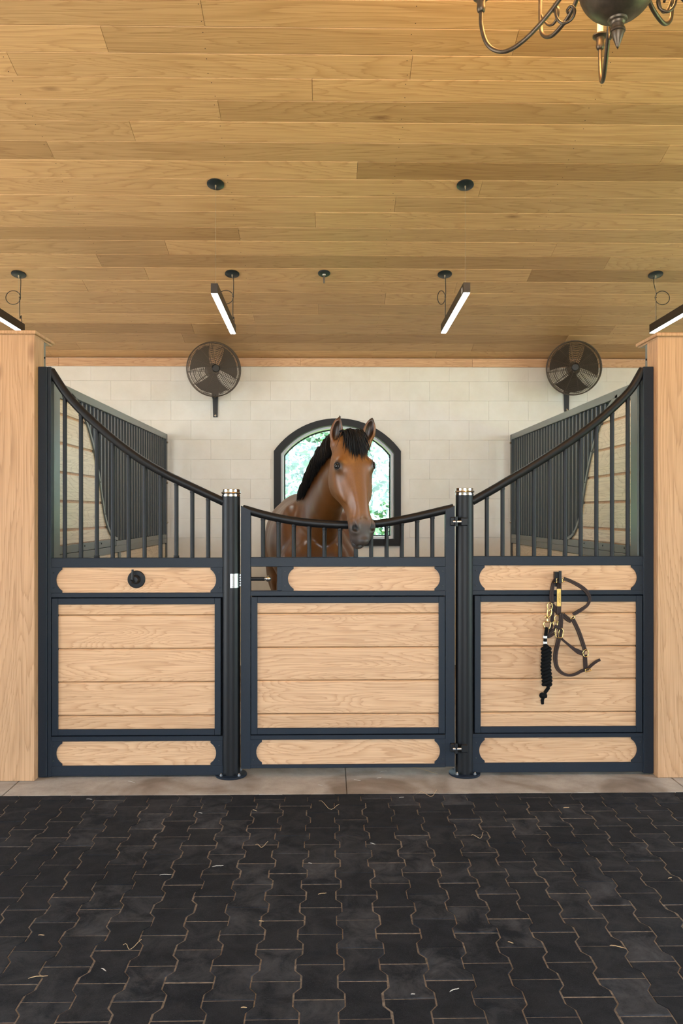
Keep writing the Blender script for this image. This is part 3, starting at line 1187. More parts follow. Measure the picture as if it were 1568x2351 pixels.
def partition(side, xf, label):
    """xf: x of the face towards the horse's stall; side -1 left, 1 right"""
    t = thing('stall_partition', label, 'partition', (xf + side * .025, 6.5, 0))
    def X(d):
        return xf + side * d
    def bx(name, d0, d1, y0, y1, z0, z1, mat='partition_steel', bev=.002):
        return obj(name, B(X(d0), X(d1), y0, y1, z0, z1, bev=bev), mat, t)
    ytop0, yend = 4.905, 8.17
    bx('front_stile', 0, .05, 4.878, ytop0, 0.001, 2.345, mat='grey_steel')
    bx('front_flange', -.012, 0, 4.80, ytop0, .9, 2.33, mat='grey_steel', bev=0)
    bx('back_post', 0, .05, yend, 8.225, .001, 2.345)
    for z in (2.26, 1.85, 1.45):
        o = obj('bolt', LA([(.011, 0), (.011, .006), (.006, .012)], (X(0), 8.20, z), (-side, 0, 0), 8), 'chrome', t)
    bx('top_rail', 0, .05, ytop0, yend, 2.292, 2.345, mat='grey_steel')
    bx('plank_rail', .004, .046, ytop0, 5.20, 2.252, 2.290, mat='grey_steel')
    bx('sill_rail', .0, .05, ytop0, yend, 1.243, 1.292, mat='grey_steel')
    bx('sill_rail', .003, .047, ytop0, 6.25, 1.295, 1.345, mat='grey_steel')
    bx('sill_rail', .0, .05, 6.25, yend, 1.2922, 1.33, mat='grey_steel')
    bx('centre_stile', .0, .05, 6.33, 6.39, .001, 1.242, mat='grey_steel')
    bx('floor_rail', .0, .05, ytop0, yend, .02, .07)
    for y in (5.05, 5.45, 5.85):
        obj('screw', LA([(.007, 0), (.004, .004)], (X(.003), y, 1.327), (-side, 0, 0), 8), 'canopy_black', t)
    obj('screw', LA([(.007, 0), (.004, .004)], (X(.004), 5.0, 2.272), (-side, 0, 0), 8), 'canopy_black', t)
    # s-shaped rail between planks and bars
    path = catmull([Vector((X(.025), y, z)) for y, z in SC], 3)
    bm = bmesh.new()
    fr = frames(path, False, Vector((1, 0, 0)))
    rg = []
    for p, (tt, a, b) in zip(path, fr):
        rg.append([bm.verts.new(p + a * q + b * w) for q, w in ((-.025, -.011), (-.025, .011), (.025, .011), (.025, -.011))])
    for A, C in zip(rg, rg[1:]):
        for k in range(4):
            bm.faces.new((A[k], A[(k + 1) % 4], C[(k + 1) % 4], C[k]))
    bm.faces.new(rg[0][::-1])
    bm.faces.new(rg[-1])
    sr = obj('curved_rail', bm, 'grey_steel', t)
    for i in (5, 7, 9, 11):
        y, z = SC[i]
        obj('screw', LA([(.006, 0), (.003, .003)], (X(0), y, z), (-side, 0, 0), 8), 'canopy_black', sr)
    # upper planks cut by the curve
    zj = [2.252, 2.157, 1.979, 1.800, 1.622, 1.442, 1.345]
    for a, b in zip(zj, zj[1:]):
        za, zb = a - .009, b + .009
        zz = [za + (zb - za) * i / 6 for i in range(7)]
        poly = [(ytop0, zb), (ytop0, za)] + [(s_y(q) - .006, q) for q in zz]
        obj('plank', prism(bmesh.new(), poly, lambda p, q, d: Vector((X(d), p, q)), .010, .040), 'oak_partition', t)
    obj('tongue_board', prism(bmesh.new(), [(ytop0, 1.345)] + [(s_y(q) - .008, q) for q in (1.345, 1.4, 1.5, 1.6, 1.7, 1.8, 1.9, 2.0, 2.1, 2.2, 2.252)] + [(ytop0, 2.252)],
                              lambda p, q, d: Vector((X(d), p, q)), .018, .032), 'oak_plank', t)
    # bars
    y = 5.255
    while y < yend - .03:
        zb = s_z(y) if y < 6.30 else 1.33
        obj('bar', B(X(.012), X(.038), y - .013, y + .013, zb, 2.292, bev=.002), 'partition_steel', t)
        y += .0905
    # lower planks
    z = 1.242
    while z > .09:
        zb = max(z - .179, .07)
        for ya, yb in ((ytop0, 6.33), (6.39, yend)):
            obj('plank', B(X(.010), X(.040), ya, yb, zb + .004, z - .004, bev=.004), 'oak_partition', t)
        z -= .179
    return t


XL = P(120.5, 1000, 4.85).x
XR = P(1467, 1000, 4.85).x
partition(-1, -1.637, 'half-barred stall partition behind the panel with the knob hook')
partition(1, 1.862, 'half-barred stall partition behind the panel with the halter')

# ================================================================== FANS
def fan(u, v, yaw, tilt, arm_u, arm_v, label):
    c = P(u, v, 7.86)
    t = thing('wall_fan', label, 'fan', (P(arm_u, arm_v, WALL_Y).x, WALL_Y - .01, P(arm_u, arm_v, WALL_Y).z), 'round wall fans on the block wall')
    ax = Vector((math.sin(yaw) * math.cos(tilt), -math.cos(yaw) * math.cos(tilt), math.sin(tilt)))
    sx = Vector((math.cos(yaw), math.sin(yaw), 0))
    sy = sx.cross(ax) * -1
    def pt(r, a, d):
        return c + (sx * math.cos(a) + sy * math.sin(a)) * r + ax * d
    Rf = .262
    def dome(r):
        return .075 * (1 - (r / Rf) ** 2) ** .5 if r < Rf else 0
    # front grille: fine rings and radial wires
    for nm, sgn in (('front_grille', 1), ('back_grille', -.9)):
        g = bmesh.new()
        rs = [.045 + .0088 * i for i in range(25)] if sgn > 0 else [.07 + .017 * i for i in range(12)]
        for r in rs:
            tube(g, [pt(r, 2 * math.pi * k / 44, sgn * (.02 + dome(r))) for k in range(44)], .0026, 3, closed=True)
        for k in range(12):
            a = 2 * math.pi * (k + .3) / 12
            tube(g, [pt(r, a, sgn * (.0225 + dome(r))) for r in (.035, .08, .13, .18, .22, .25, Rf - .001)], .0024, 4)
        obj(nm, g, 'fan_wire', t)
    band = bmesh.new()
    for d in (-.02, .02):
        tube(band, [pt(Rf, 2 * math.pi * k / 56, d) for k in range(56)], .0045, 6, closed=True)
    for k in range(56):
        a0, a1 = 2 * math.pi * k / 56, 2 * math.pi * (k + 1) / 56
        q = [pt(Rf + .001, a0, -.02), pt(Rf + .001, a1, -.02), pt(Rf + .001, a1, .02), pt(Rf + .001, a0, .02)]
        q2 = [pt(Rf - .001, a0, -.02), pt(Rf - .001, a1, -.02), pt(Rf - .001, a1, .02), pt(Rf - .001, a0, .02)]
        band.faces.new([band.verts.new(p) for p in q])
        band.faces.new([band.verts.new(p) for p in q2[::-1]])
    obj('cage_band', band, 'fan_wire', t)
    obj('hub_cap', LA([(.036, .078), (.036, .098), (.030, .104), (0, .106)], c, ax, 20), 'fan_black', t, 40)
    obj('motor', LA([(.05, -.16), (.062, -.145), (.064, -.03), (.05, -.015), (.03, .03), (.03, .05)], c, ax, 24), 'fan_wire', t, 40)
    for k in range(3):
        bl = bmesh.new()
        G = []
        for i in range(6):
            r = .045 + (.235 - .045) * i / 5
            half = R(17 + 26 * (i / 5) ** .6)
            row = []
            for j in range(6):
                a = 2 * math.pi * k / 3 + .4 + half * (2 * j / 5 - 1)
                row.append(bl.verts.new(pt(r, a, -.005 + .045 * (j / 5 - .5))))
            G.append(row)
        for i in range(5):
            for j in range(5):
                bl.faces.new((G[i][j], G[i][j + 1], G[i + 1][j + 1], G[i + 1][j]))
        bmesh.ops.solidify(bl, geom=bl.faces, thickness=.002)
        obj('blade', bl, 'fan_blade', t, 40)
    # bracket: wall strap, arm to the motor
    aw = P(arm_u, arm_v, WALL_Y)
    x = aw.x
    obj('wall_bracket', PZ([(x - .022, aw.z - .015), (x + .022, aw.z - .015), (x + .026, aw.z + .24), (x - .030, aw.z + .24)], WALL_Y - .022, WALL_Y - .006), 'fan_black', t)
    back = c - ax * .13
    obj('arm', TB([(x, WALL_Y - .012, aw.z + .20), (x + (back.x - x) * .5, WALL_Y - .12, aw.z + .17), back - Vector((0, -.02, .055)), back], [.017, .017, .017, .015], 10), 'fan_black', t, 50)
    obj('bolt', LA([(.012, 0), (.012, .006), (.007, .012)], (x, WALL_Y - .022, aw.z + .004), (0, -1, 0), 6), 'chrome', t)
    return t


fan(491, 848, R(20), R(-3), 495, 955, 'round wire-caged wall fan above the barred partition, bracket bolt showing')
fan(1317.5, 845, R(-9), R(-5), 1300, 942, 'round wire-caged wall fan whose bracket foot is hidden by the barred partition')

# ================================================================== CEILING FIXTURES
CN = Vector((0, -CS, -1)).normalized()      # into the room, square to the ceiling


def canopy(u, v, r, parent, knob=True):
    p = PC(u, v)
    o = obj('canopy', LA([(r, 0.0), (r, .006), (r - .003, .009), (.006, .010)], p + CN * .001, CN, 28), 'canopy_black', parent, 40)
    if knob:
        obj('cable_gripper', LA([(.006, .0), (.006, .012), (.0035, .014), (.0035, .022)], p + CN * .011 , (0, 0, -1), 10), 'wire_silver', o, 40)
    return p


def pendant(near, far, u_near_end, far_bottom, loop_u, label, sgn):
    """near / far: pixel of each ceiling canopy (near may be None when it is out of the picture)"""
    pf_ = PC(*far)
    if near:
        pn = PC(*near)
    else:
        pn = Vector((pf_.x + (-.02 if pf_.x > 0 else .02), pf_.y - 1.09, zc(pf_.y - 1.09)))
    t = thing('pendant_light', label, 'light', (pn + pf_) / 2, 'linear pendant lights under the board ceiling')
    canopy(0, 0, .06, t) if False else None
    for p in (pn, pf_):
        o = obj('canopy', LA([(.060, 0.0), (.060, .006), (.056, .009), (.006, .010)], p + CN * .001, CN, 28), 'canopy_black', t, 40)
        obj('cable_gripper', LA([(.0055, .0), (.0055, .014), (.0035, .016), (.0035, .024)], p + CN * .010, (0, 0, -1), 10), 'wire_silver', o, 40)
    d = (pf_ - pn)
    d.z = 0
    L = d.length
    d.normalize()
    side = Vector((d.y, -d.x, 0))
    zb = P(far_bottom[0], far_bottom[1], pf_.y + .06).z
    w, h = .0235, .072
    A = Vector((pn.x, pn.y, zb)) - d * .075
    E = Vector((pf_.x, pf_.y, zb)) + d * .075
    def hexa(bm, a, b, hw, z0, z1, bev=0):
        vs = []
        for q in (a, b):
            for s, z in ((-1, z0), (1, z0), (1, z1), (-1, z1)):
                vs.append(bm.verts.new(Vector((q.x, q.y, z)) + side * s * hw))
        for f in ((0, 1, 2, 3), (7, 6, 5, 4), (0, 4, 5, 1), (1, 5, 6, 2), (2, 6, 7, 3), (3, 7, 4, 0)):
            bm.faces.new([vs[i] for i in f])
        return bm
    obj('housing', hexa(bmesh.new(), A, E, w, zb + .003, zb + h), 'bronze_housing', t)
    obj('diffuser', hexa(bmesh.new(), A + d * .004, E - d * .004, w - .003, zb, zb + .0035), 'diffuser', t)
    for p in (pn, pf_):
        obj('suspension_wire', TB([(p.x, p.y, zb + h), (p.x, p.y, p.z - .02)], .0009, 5), 'wire_silver', t)
    # power cable with a loop, near the far canopy
    z0 = pf_.z - .012
    k0 = Vector((pf_.x + .008 * sgn, pf_.y + .02, z0 - .0))
    zk = pf_.z - .19
    knot = Vector((pf_.x + .006, pf_.y + .01, zk))
    lr = .062
    lx = -sgn
    pts = [k0, k0 + Vector((.002, 0, -.06)), knot + Vector((.004, 0, .03))]
    n = 18
    cc = knot + Vector((lx * lr * loop_u, .012, 0))
    for i in range(n + 1):
        a = 2 * math.pi * i / n
        pts.append(cc + Vector((-lx * lr * loop_u * math.cos(a), .006 * math.sin(a / 2), -lr * .92 * math.sin(a))))
    pts += [knot + Vector((.0, -.004, -.03)), knot + Vector((.0, 0, -.18)), Vector((pf_.x + .012, pf_.y + .02, zb + h + .06)), Vector((pf_.x + .016, pf_.y + .03, zb + h - .001))]
    pc = obj('power_cable', TB(catmull(pts, 3), .0033, 6), 'cable', t, 60)
    obj('cable_tie', TB([knot + Vector((-.009, 0, 0)), knot + Vector((.007, 0, -.001))], .0035, 6), 'cable', pc)
    return t


pendant((495, 422), (533, 628), 0, (537, 766), 1.0, 'linear pendant light over the stall near the fan with the bracket bolt showing', 1)
pl2 = pendant((1068, 424), (1021, 629), 0, (1020, 764), .5, 'linear pendant light over the stall with a small pale sticker on its side', 1)
pendant(None, (43, 629), 0, (54, 763), 1.0, 'linear pendant light hanging past the oak pillar beside the knob hook panel', 1)
pendant(None, (1505, 630), 0, (1494, 764), 1.0, 'linear pendant light hanging past the oak pillar beside the halter panel', -1)
# sticker on the housing
hs = [c for c in pl2.children if c.name.startswith('housing')][0]
vs = [v.co for v in hs.data.vertices]
a, b = vs[0], vs[4]
dd = (b - a).normalized()
mid = a + dd * .045
nn = Vector((dd.y, -dd.x, 0)) * -1
bm = bmesh.new()
for s0 in (.0004, .0010):
    q = [mid + nn * s0 + Vector((0, 0, .012)), mid + dd * .05 + nn * s0 + Vector((0, 0, .012)), mid + dd * .05 + nn * s0 + Vector((0, 0, .05)), mid + nn * s0 + Vector((0, 0, .05))]
    if s0 == .0004:
        q0 = [bm.verts.new(p) for p in q]
    else:
        q1 = [bm.verts.new(p) for p in q]
bm.faces.new(q0[::-1])
bm.faces.new(q1)
for i in range(4):
    bm.faces.new((q0[i], q0[(i + 1) % 4], q1[(i + 1) % 4], q1[i]))
obj('sticker', bm, 'white_wrap', hs)

# sprinkler
p = PC(744, 627)
t = thing('sprinkler', 'small black ceiling sprinkler with a short hanging pipe between two pendant lights', 'sprinkler', p)
obj('escutcheon', LA([(.052, 0), (.052, .004), (.046, .010), (.014, .012)], p + CN * .001, CN, 28), 'canopy_black', t, 40)
obj('pipe', LA([(.0075, 0), (.0075, .072), (.006, .075)], p + CN * .010, (0, 0, -1), 12), 'bronze', t, 40)
obj('collar', LA([(.014, 0), (.014, .006), (.009, .010)], p + CN * .011, (0, 0, -1), 14), 'white_wrap', t, 40)

# ================================================================== CHANDELIER
CX, CY = P(1418, 0, 2.8).x, 2.8
t = thing('chandelier', 'dark bronze two-tier chandelier with curved candle arms, hanging above the aisle', 'chandelier', (CX, CY, 3.17))
bz = 3.409
prof = [(0, -.238), (.006, -.226), (.016, -.200), (.0225, -.182), (.0225, -.178), (.026, -.176), (.027, -.171), (.025, -.166), (.020, -.163), (.021, -.152), (.025, -.148), (.026, -.143), (.032, -.139), (.034, -.133), (.032, -.128), (.026, -.126)]
obj('finial', LA(prof, (CX, CY, bz), (0, 0, 1), 28), 'bronze', t, 35)
sp_ = [(.135 * math.sin(math.pi * i / 20), -.135 * math.cos(math.pi * i / 20)) for i in range(0, 20)]
sp_[0] = (0, -.135)
obj('ball_body', LA(sp_ + [(.04, .130), (.045, .15), (.03, .17), (.022, .22), (.05, .25), (.05, .28), (.02, .32), (.016, .50), (.03, .55), (.016, .60), (.012, .62)], (CX, CY, bz), (0, 0, 1), 36), 'bronze', t, 35)
obj('hanging_rod', TB([(CX, CY, bz + .60), (CX, CY, zc(CY) - .02)], .008, 10), 'bronze', t, 40)
obj('ceiling_cup', LA([(.07, 0), (.07, -.012), (.045, -.045), (.012, -.06)][::-1], (CX, CY, zc(CY) - .028), (0, 0, 1), 24), 'bronze', t, 40)
T1 = [(.498, 3.462), (.497, 3.40), (.477, 3.33), (.44, 3.29), (.392, 3.277), (.33, 3.300), (.26, 3.352), (.20, 3.412), (.15, 3.475), (.10, 3.535), (.04, 3.56)]
T2 = [(.417, 3.60), (.417, 3.50), (.405, 3.443), (.358, 3.409), (.30, 3.412), (.24, 3.436), (.18, 3.50), (.12, 3.60), (.06, 3.675), (.02, 3.69)]
S1 = [(.222, 3.40), (.212, 3.345), (.188, 3.318), (.158, 3.325), (.148, 3.352), (.160, 3.372), (.174, 3.362), (.172, 3.350)]
S2 = [(.416, 3.53), (.380, 3.470), (.345, 3.448), (.318, 3.460), (.312, 3.490), (.330, 3.508), (.345, 3.495)]
bulb_pos = []
for tier, (prof, scr, rot) in enumerate(((T1, S1, 12), (T2, S2, -24))):
    for k in range(5):
        ph = R(rot + 72 * k)          # measured from straight away, towards the right
        dr = Vector((math.sin(ph), math.cos(ph), 0))
        o3 = Vector((CX, CY, 0))
        pts = catmull([o3 + dr * r + Vector((0, 0, z)) for r, z in prof], 5)
        arm = obj('arm', TB(pts, .0083, 10), 'bronze', t, 50)
        sp3 = catmull([o3 + dr * r + Vector((0, 0, z)) for r, z in scr], 5)
        obj('scroll', TB(sp3, [.0045 + .001 * math.sin(i / len(sp3) * 3) for i in range(len(sp3))], 8), 'bronze', arm, 50)
        e = o3 + dr * prof[0][0] + Vector((0, 0, prof[0][1]))
        obj('candle_cup', LA([(.009, -.012), (.014, -.008), (.017, .004), (.015, .02), (.018, .035), (.030, .042), (.031, .047), (.016, .05)], e, (0, 0, 1), 18), 'bronze', arm, 40)
        obj('candle_sleeve', LA([(.0125, 0), (.0125, .10), (.009, .102)], e + Vector((0, 0, .05)), (0, 0, 1), 14), 'candle', arm, 40)
        obj('bulb', LA([(.006, 0), (.014, .02), (.0165, .035), (.012, .055), (.004, .075), (0, .08)], e + Vector((0, 0, .152)), (0, 0, 1), 14), 'bulb', arm, 60)
        bulb_pos.append(e + Vector((0, 0, .19)))
for i, ph in enumerate((-48, 24)):
    ld = bpy.data.lights.new('candle_light', 'POINT')
    ld.energy = 42
    ld.color = (1.0, 0.55, 0.20)
    ld.shadow_soft_size = .10
    lo = bpy.data.objects.new('candle_light', ld)
    COL.objects.link(lo)
    lo.parent = t
    lo.matrix_parent_inverse = Matrix.Translation(-t.location)
    lo.location = (CX + .25 * math.sin(R(ph)), CY + .25 * math.cos(R(ph)), 3.86)

# ================================================================== TACK HOOKS
c = P(313.5, 1330, YF + .010)
t = thing('tack_hook', 'round black knob hook with an upright peg on the upper oak board', 'hook', c)
fy = Vector((0, -1, 0))
obj('base_disc', LA([(.052, 0), (.052, .004), (.048, .008), (.022, .009)], c, fy, 36), 'black_tube', t, 35)
obj('boss', LA([(.026, .0), (.027, .012), (.0215, .045), (.020, .05), (.012, .052)], c + Vector((0, -.009, 0)), fy, 28), 'black_tube', t, 35)
k = c + Vector((-.012, -.058, -.006))
obj('stem', TB([c + Vector((-.006, -.05, -.004)), k + Vector((-.004, -.035, -.004))], .0115, 16), 'black_tube', t, 35)
obj('peg', TB([k + Vector((.004, -.012, .0)), k + Vector((.006, -.013, .068))], .0066, 12), 'black_tube', t, 35)


def HP(x, y, d=.02):
    return P(1180 + x * .17857, 1280 + y * .17857, YF - d)


t = thing('tack_hook', 'black double-peg hook with the leather halter hanging on it', 'hook', HP(570, 290, -.010))
a = HP(548, 250, -.010)
obj('base_plate', B(HP(540, 250).x, HP(615, 250).x, YF + .004, YF + .010, HP(570, 380).z, HP(570, 235).z, bev=.002), 'black_tube', t)
obj('flat_peg', PZ([(HP(521, 0).x, HP(0, 330).z), (HP(570, 0).x, HP(0, 330).z), (HP(570, 0).x, HP(0, 186).z), (HP(521, 0).x, HP(0, 186).z)], YF - .030, YF + .004), 'black_tube', t)
q0, q1 = HP(594, 320, .045), HP(593, 172, .045)
obj('round_peg', TB([q0, q1], .0088, 14), 'black_tube', t, 35)
obj('peg_arm', TB([HP(594, 315, -.004), HP(594, 315, .05)], .0085, 12), 'black_tube', t, 35)

# ================================================================== HALTER
ht = thing('halter', 'dark brown leather halter with brass fittings and a nameplate', 'halter', HP(590, 1500))
S = .17857 / FPX * 4.72


def strap(pix, w, name='strap', stitched=True, d=.02):
    ctl = [HP(p[0], p[1], p[2] if len(p) > 2 else d) for p in pix]
    pts = catmull(ctl, 6)
    if isinstance(w, (int, float)):
        ww = w * S
        wl = [ww] * len(pts)
    else:
        m = len(w) - 1
        wl = []
        for i in range(len(pts)):
            x = i / (len(pts) - 1) * m
            j = min(int(x), m - 1)
            wl.append((w[j] + (w[j + 1] - w[j]) * (x - j)) * S)
    o = obj(name, ribbon(bmesh.new(), pts, wl, .0065), 'leather', ht, 40)
    if stitched and len(pts) > 4:
        fr = frames(pts, False, Vector((0, -1, 0)))
        st = bmesh.new()
        for s in (-.27, .27):
            line = [p + b * (s * wi) + a * .0036 for p, (tt, a, b), wi in zip(pts, fr, wl)]
            # dashes
            acc = []
            tot = 0
            dense = []
            for p, q in zip(line, line[1:]):
                nseg = max(1, int((q - p).length / .0022))
                dense += [p.lerp(q, i / nseg) for i in range(nseg)]
            for i in range(1, len(dense) - 2, 2):
                tube(st, [dense[i], dense[i + 1]], .00055, 3)
        obj('stitching', st, 'stitch', o)
    return o


crown = strap([(583, 290, .04), (581, 330, .028), (580, 420), (578, 600), (574, 748)], 62, 'cheek_strap')
strap([(640, 272, .03), (720, 300), (840, 362), (920, 425), (966, 490), (972, 550), (945, 610), (890, 655), (820, 698), (760, 735)], [44, 46, 52, 56, 50, 38, 40, 46, 50, 48], 'crown_strap')
strap([(745, 775), (785, 850), (835, 960), (880, 1090), (915, 1205)], 56, 'cheek_strap')
strap([(530, 278, .028), (505, 330), (488, 430), (482, 520), (492, 592)], [40, 48, 56, 60, 56], 'crown_strap', True, .016)
strap([(500, 615, .010), (492, 760, .010), (480, 880, .010), (460, 985, .012)], 44, 'throat_strap', False)
strap([(490, 610, .014), (530, 660, .014), (575, 720, .014)], 60, 'throat_strap', False)
strap([(608, 716, .030), (602, 830, .028), (592, 960, .026), (568, 1080, .024), (540, 1200), (532, 1310), (552, 1410), (610, 1480), (700, 1515), (790, 1500), (870, 1458), (930, 1440)],
      [50, 62, 60, 62, 62, 58, 54, 44, 34, 40, 44, 46], 'noseband')
strap([(628, 735, .022), (690, 790, .020), (735, 820, .018)], [58, 64, 54], 'cheek_strap')
strap([(612, 1045, .016), (690, 1112, .016), (770, 1175, .018), (830, 1212, .020), (900, 1240, .022)], [30, 32, 44, 62, 56], 'throat_strap', False)
strap([(912, 1250, .020), (916, 1350, .020), (922, 1448, .022)], 58, 'chin_strap', False)
strap([(935, 1445, .026), (995, 1385, .028), (1055, 1340, .028), (1108, 1312, .026)], [40, 42, 40, 34], 'strap_tip', False)
strap([(570, 890, .022), (510, 930, .026), (455, 985, .026), (436, 1020, .024), (470, 1012, .020), (530, 965, .018)], 34, 'chin_strap', False)
# tongue of the noseband: small keepers
strap([(520, 880, .036), (560, 895, .036), (600, 915, .036)], 40, 'keeper', False)


def ring(pix, r=.0028, closed=True, d=.026, name='ring', parent=None, mat='brass'):
    pts = [HP(p[0], p[1], p[2] if len(p) > 2 else d) for p in pix]
    if closed:
        pts = catmull(pts + [pts[0]], 5)[:-1]
    else:
        pts = catmull(pts, 5)
    return obj(name, TB(pts, r, 8, closed), mat, parent or ht, 50)


def oval(cx, cy, rx, ry, n=10):
    return [(cx + rx * math.cos(2 * math.pi * i / n), cy + ry * math.sin(2 * math.pi * i / n)) for i in range(n)]


ring(oval(460, 632, 32, 54), .0026)
ring(oval(552, 788, 30, 48), .0026)
ring(oval(922, 1232, 36, 46), .0028)
ring([(535, 915), (600, 908), (626, 930), (630, 985), (615, 1025), (575, 1034), (540, 1020), (528, 975)], .0028, True, .030, 'buckle')
ring([(575, 1030, .033), (578, 960, .035), (585, 920, .032)], .002, False, name='buckle_tongue')
ring([(512, 318), (550, 322), (548, 275), (572, 268)], .0022, False, .032, 'buckle')
ring([(612, 325), (650, 310), (625, 318), (622, 285), (640, 270)], .0022, False, .036, 'buckle')
ring([(725, 790), (745, 760), (765, 745), (778, 755), (770, 780), (755, 790)], .0022, True, .026, 'buckle')
ring([(915, 1440), (950, 1432), (985, 1435), (995, 1450), (950, 1468), (920, 1470)], .0024, True, .030, 'buckle')
ring([(500, 830), (530, 815), (560, 830), (556, 870), (512, 880)], .0024, True, .028, 'buckle')
# nameplate
x0, x1 = HP(549, 0).x, HP(599, 0).x
z0, z1 = HP(0, 627).z, HP(0, 403).z
cut = .0022
poly = [(x0 + cut, z0), (x1 - cut, z0), (x1, z0 + cut), (x1, z1 - cut), (x1 - cut, z1), (x0 + cut, z1), (x0, z1 - cut), (x0, z0 + cut)]
plate = obj('nameplate', PZ(poly, YF - .0262, YF - .0245), 'brass_plate', crown)


def text(body, loc, size, mat, parent, rot, name='lettering', sx=1.0):
    cu = bpy.data.curves.new(name, 'FONT')
    cu.body = body
    cu.size = size
    cu.align_x = 'CENTER'
    cu.align_y = 'CENTER'
    cu.extrude = .0001
    cu.offset = .00008
    tmp = bpy.data.objects.new(name, cu)
    COL.objects.link(tmp)
    bpy.context.view_layer.update()
    me = bpy.data.meshes.new_from_object(tmp)
    bpy.data.objects.remove(tmp, do_unlink=True)
    M = Matrix.Translation(loc) @ rot @ Matrix.Diagonal((sx, 1, 1, 1))
    me.transform(M)
    me.materials.clear()
    me.materials.append(MATS[mat])
    return link(bpy.data.objects.new(name, me), parent)


rot = Matrix(((0, -1, 0, 0), (0, 0, -1, 0), (1, 0, 0, 0), (0, 0, 0, 1)))
rot = Matrix(((0, 1, 0, 0), (0, 0, -1, 0), (-1, 0, 0, 0), (0, 0, 0, 1)))
zm = (z0 + z1) / 2
text('PARGO MEDIA', Vector((x0 + (x1 - x0) * .70, YF - .02632, zm)), .0098, 'engraving', plate, rot, sx=.92)
text('EQUESTRIAN', Vector((x0 + (x1 - x0) * .30, YF - .02632, zm)), .0072, 'engraving', plate, rot, sx=1.15)
for zz in (z0 + .005, z1 - .005):
    obj('rivet', LA([(.0012, 0), (.0008, .0006)], ((x0 + x1) / 2, YF - .0262, zz), fy, 8), 'engraving', plate)

# ================================================================== LEAD ROPE
lr = thing('lead_rope', 'black lead rope wound in a tight coil, hanging from a brass snap', 'rope', HP(370, 1890))
sn = obj('snap_hook', LA([(.006, 0), (.0075, .004), (.005, .010), (.0042, .028), (.0055, .032), (.006, .036)], HP(427, 835, .028), (0, 0, 1), 14), 'brass', lr, 40)
ring([(445, 690), (470, 665), (482, 700), (475, 740), (450, 765), (425, 775)], .0042, False, .028, 'snap_gate', sn)
ring([(430, 780), (428, 740), (432, 690), (440, 660)], .003, False, .028, 'snap_bolt', sn)
ring([(388, 830), (465, 830), (470, 870), (455, 910), (425, 922), (395, 905), (380, 870)], .0036, True, .028, 'swivel', sn)
ring([(412, 755), (405, 760), (402, 770)], .003, False, .030, 'thumb_stud', sn)
rt = .0108
obj('rope_eye', TB(catmull([HP(425, 905, .038), HP(418, 925, .034), HP(410, 985, .026), HP(402, 1050, .026), HP(398, 1120, .028)], 5), rt * .95, 10), 'rope_black', lr, 60)
for y in (1022, 1094):
    obj('whipping', TB([HP(400, y - 14, .027), HP(399, y + 14, .027)], rt * 1.12, 12), 'white_wrap', lr, 40)
pts = [HP(398, 1120, .03)]
turns = 11
n = 16
for i in range(turns * n + 1):
    a = 2 * math.pi * i / n
    y = 1150 + 500 * i / (turns * n)
    wob = 4 * math.sin(i * .37)
    cxp = 415 + 6 * math.sin(i * .05)
    pts.append(HP(cxp + (48 + wob) * math.cos(a + 1.2), y + 14 * math.sin(a), .036 + .012 * math.sin(a + 1.2)))
pts += [HP(440, 1680, .036), HP(415, 1715, .034), HP(395, 1742, .034)]
obj('coil', TB(pts, rt, 9), 'rope_black', lr, 60)
obj('coil_core', TB([HP(400, 1125, .030), HP(413, 1400, .034), HP(412, 1650, .034)], rt * 1.1, 9), 'rope_black', lr, 60)
kp = []
for i in range(30):
    a = 2 * math.pi * i / 14
    kp.append(HP(376 + 30 * math.cos(a), 1775 + 16 * math.sin(a) + (i - 15) * .8, .034 + .010 * math.sin(a * .5)))
obj('end_knot', TB(kp, rt * .95, 9), 'rope_black', lr, 60)
obj('rope_tail', TB([HP(375, 1790, .032), HP(364, 1840, .03), HP(368, 1885, .03)], [rt, rt * .95, rt * .8], 9), 'rope_black', lr, 60)

# ================================================================== STRAW ON THE FLOOR
bits = [(380, 2006, 26, 1), (88, 2237, 42, 0), (740, 2052, 20, 0), (600, 1940, 30, 2), (500, 1987, 26, 1), (300, 2168, 40, 2), (238, 2222, 16, 1), (205, 1832, 14, 1),
        (1043, 2276, 26, 1), (1300, 1858, 14, 0), (1098, 1922, 34, 2), (856, 1938, 12, 1), (600, 2114, 12, 0), (712, 1982, 9, 1), (95, 2142, 14, 0), (560, 2312, 14, 0), (585, 1860, 12, 0),
        (460, 1865, 10, 1), (1418, 2180, 34, 0), (1538, 2022, 12, 0), (985, 1824, 44, 2), (755, 1850, 50, 2), (922, 1832, 12, 1), (1172, 2168, 12, 0), (948, 2285, 10, 1), (302, 1793, 20, 1), (975, 1770, 60, 0), (870, 1787, 12, 1), (820, 1792, 16, 1), (735, 1803, 12, 1), (880, 1772, 18, 1)]
rs = random.Random(5)
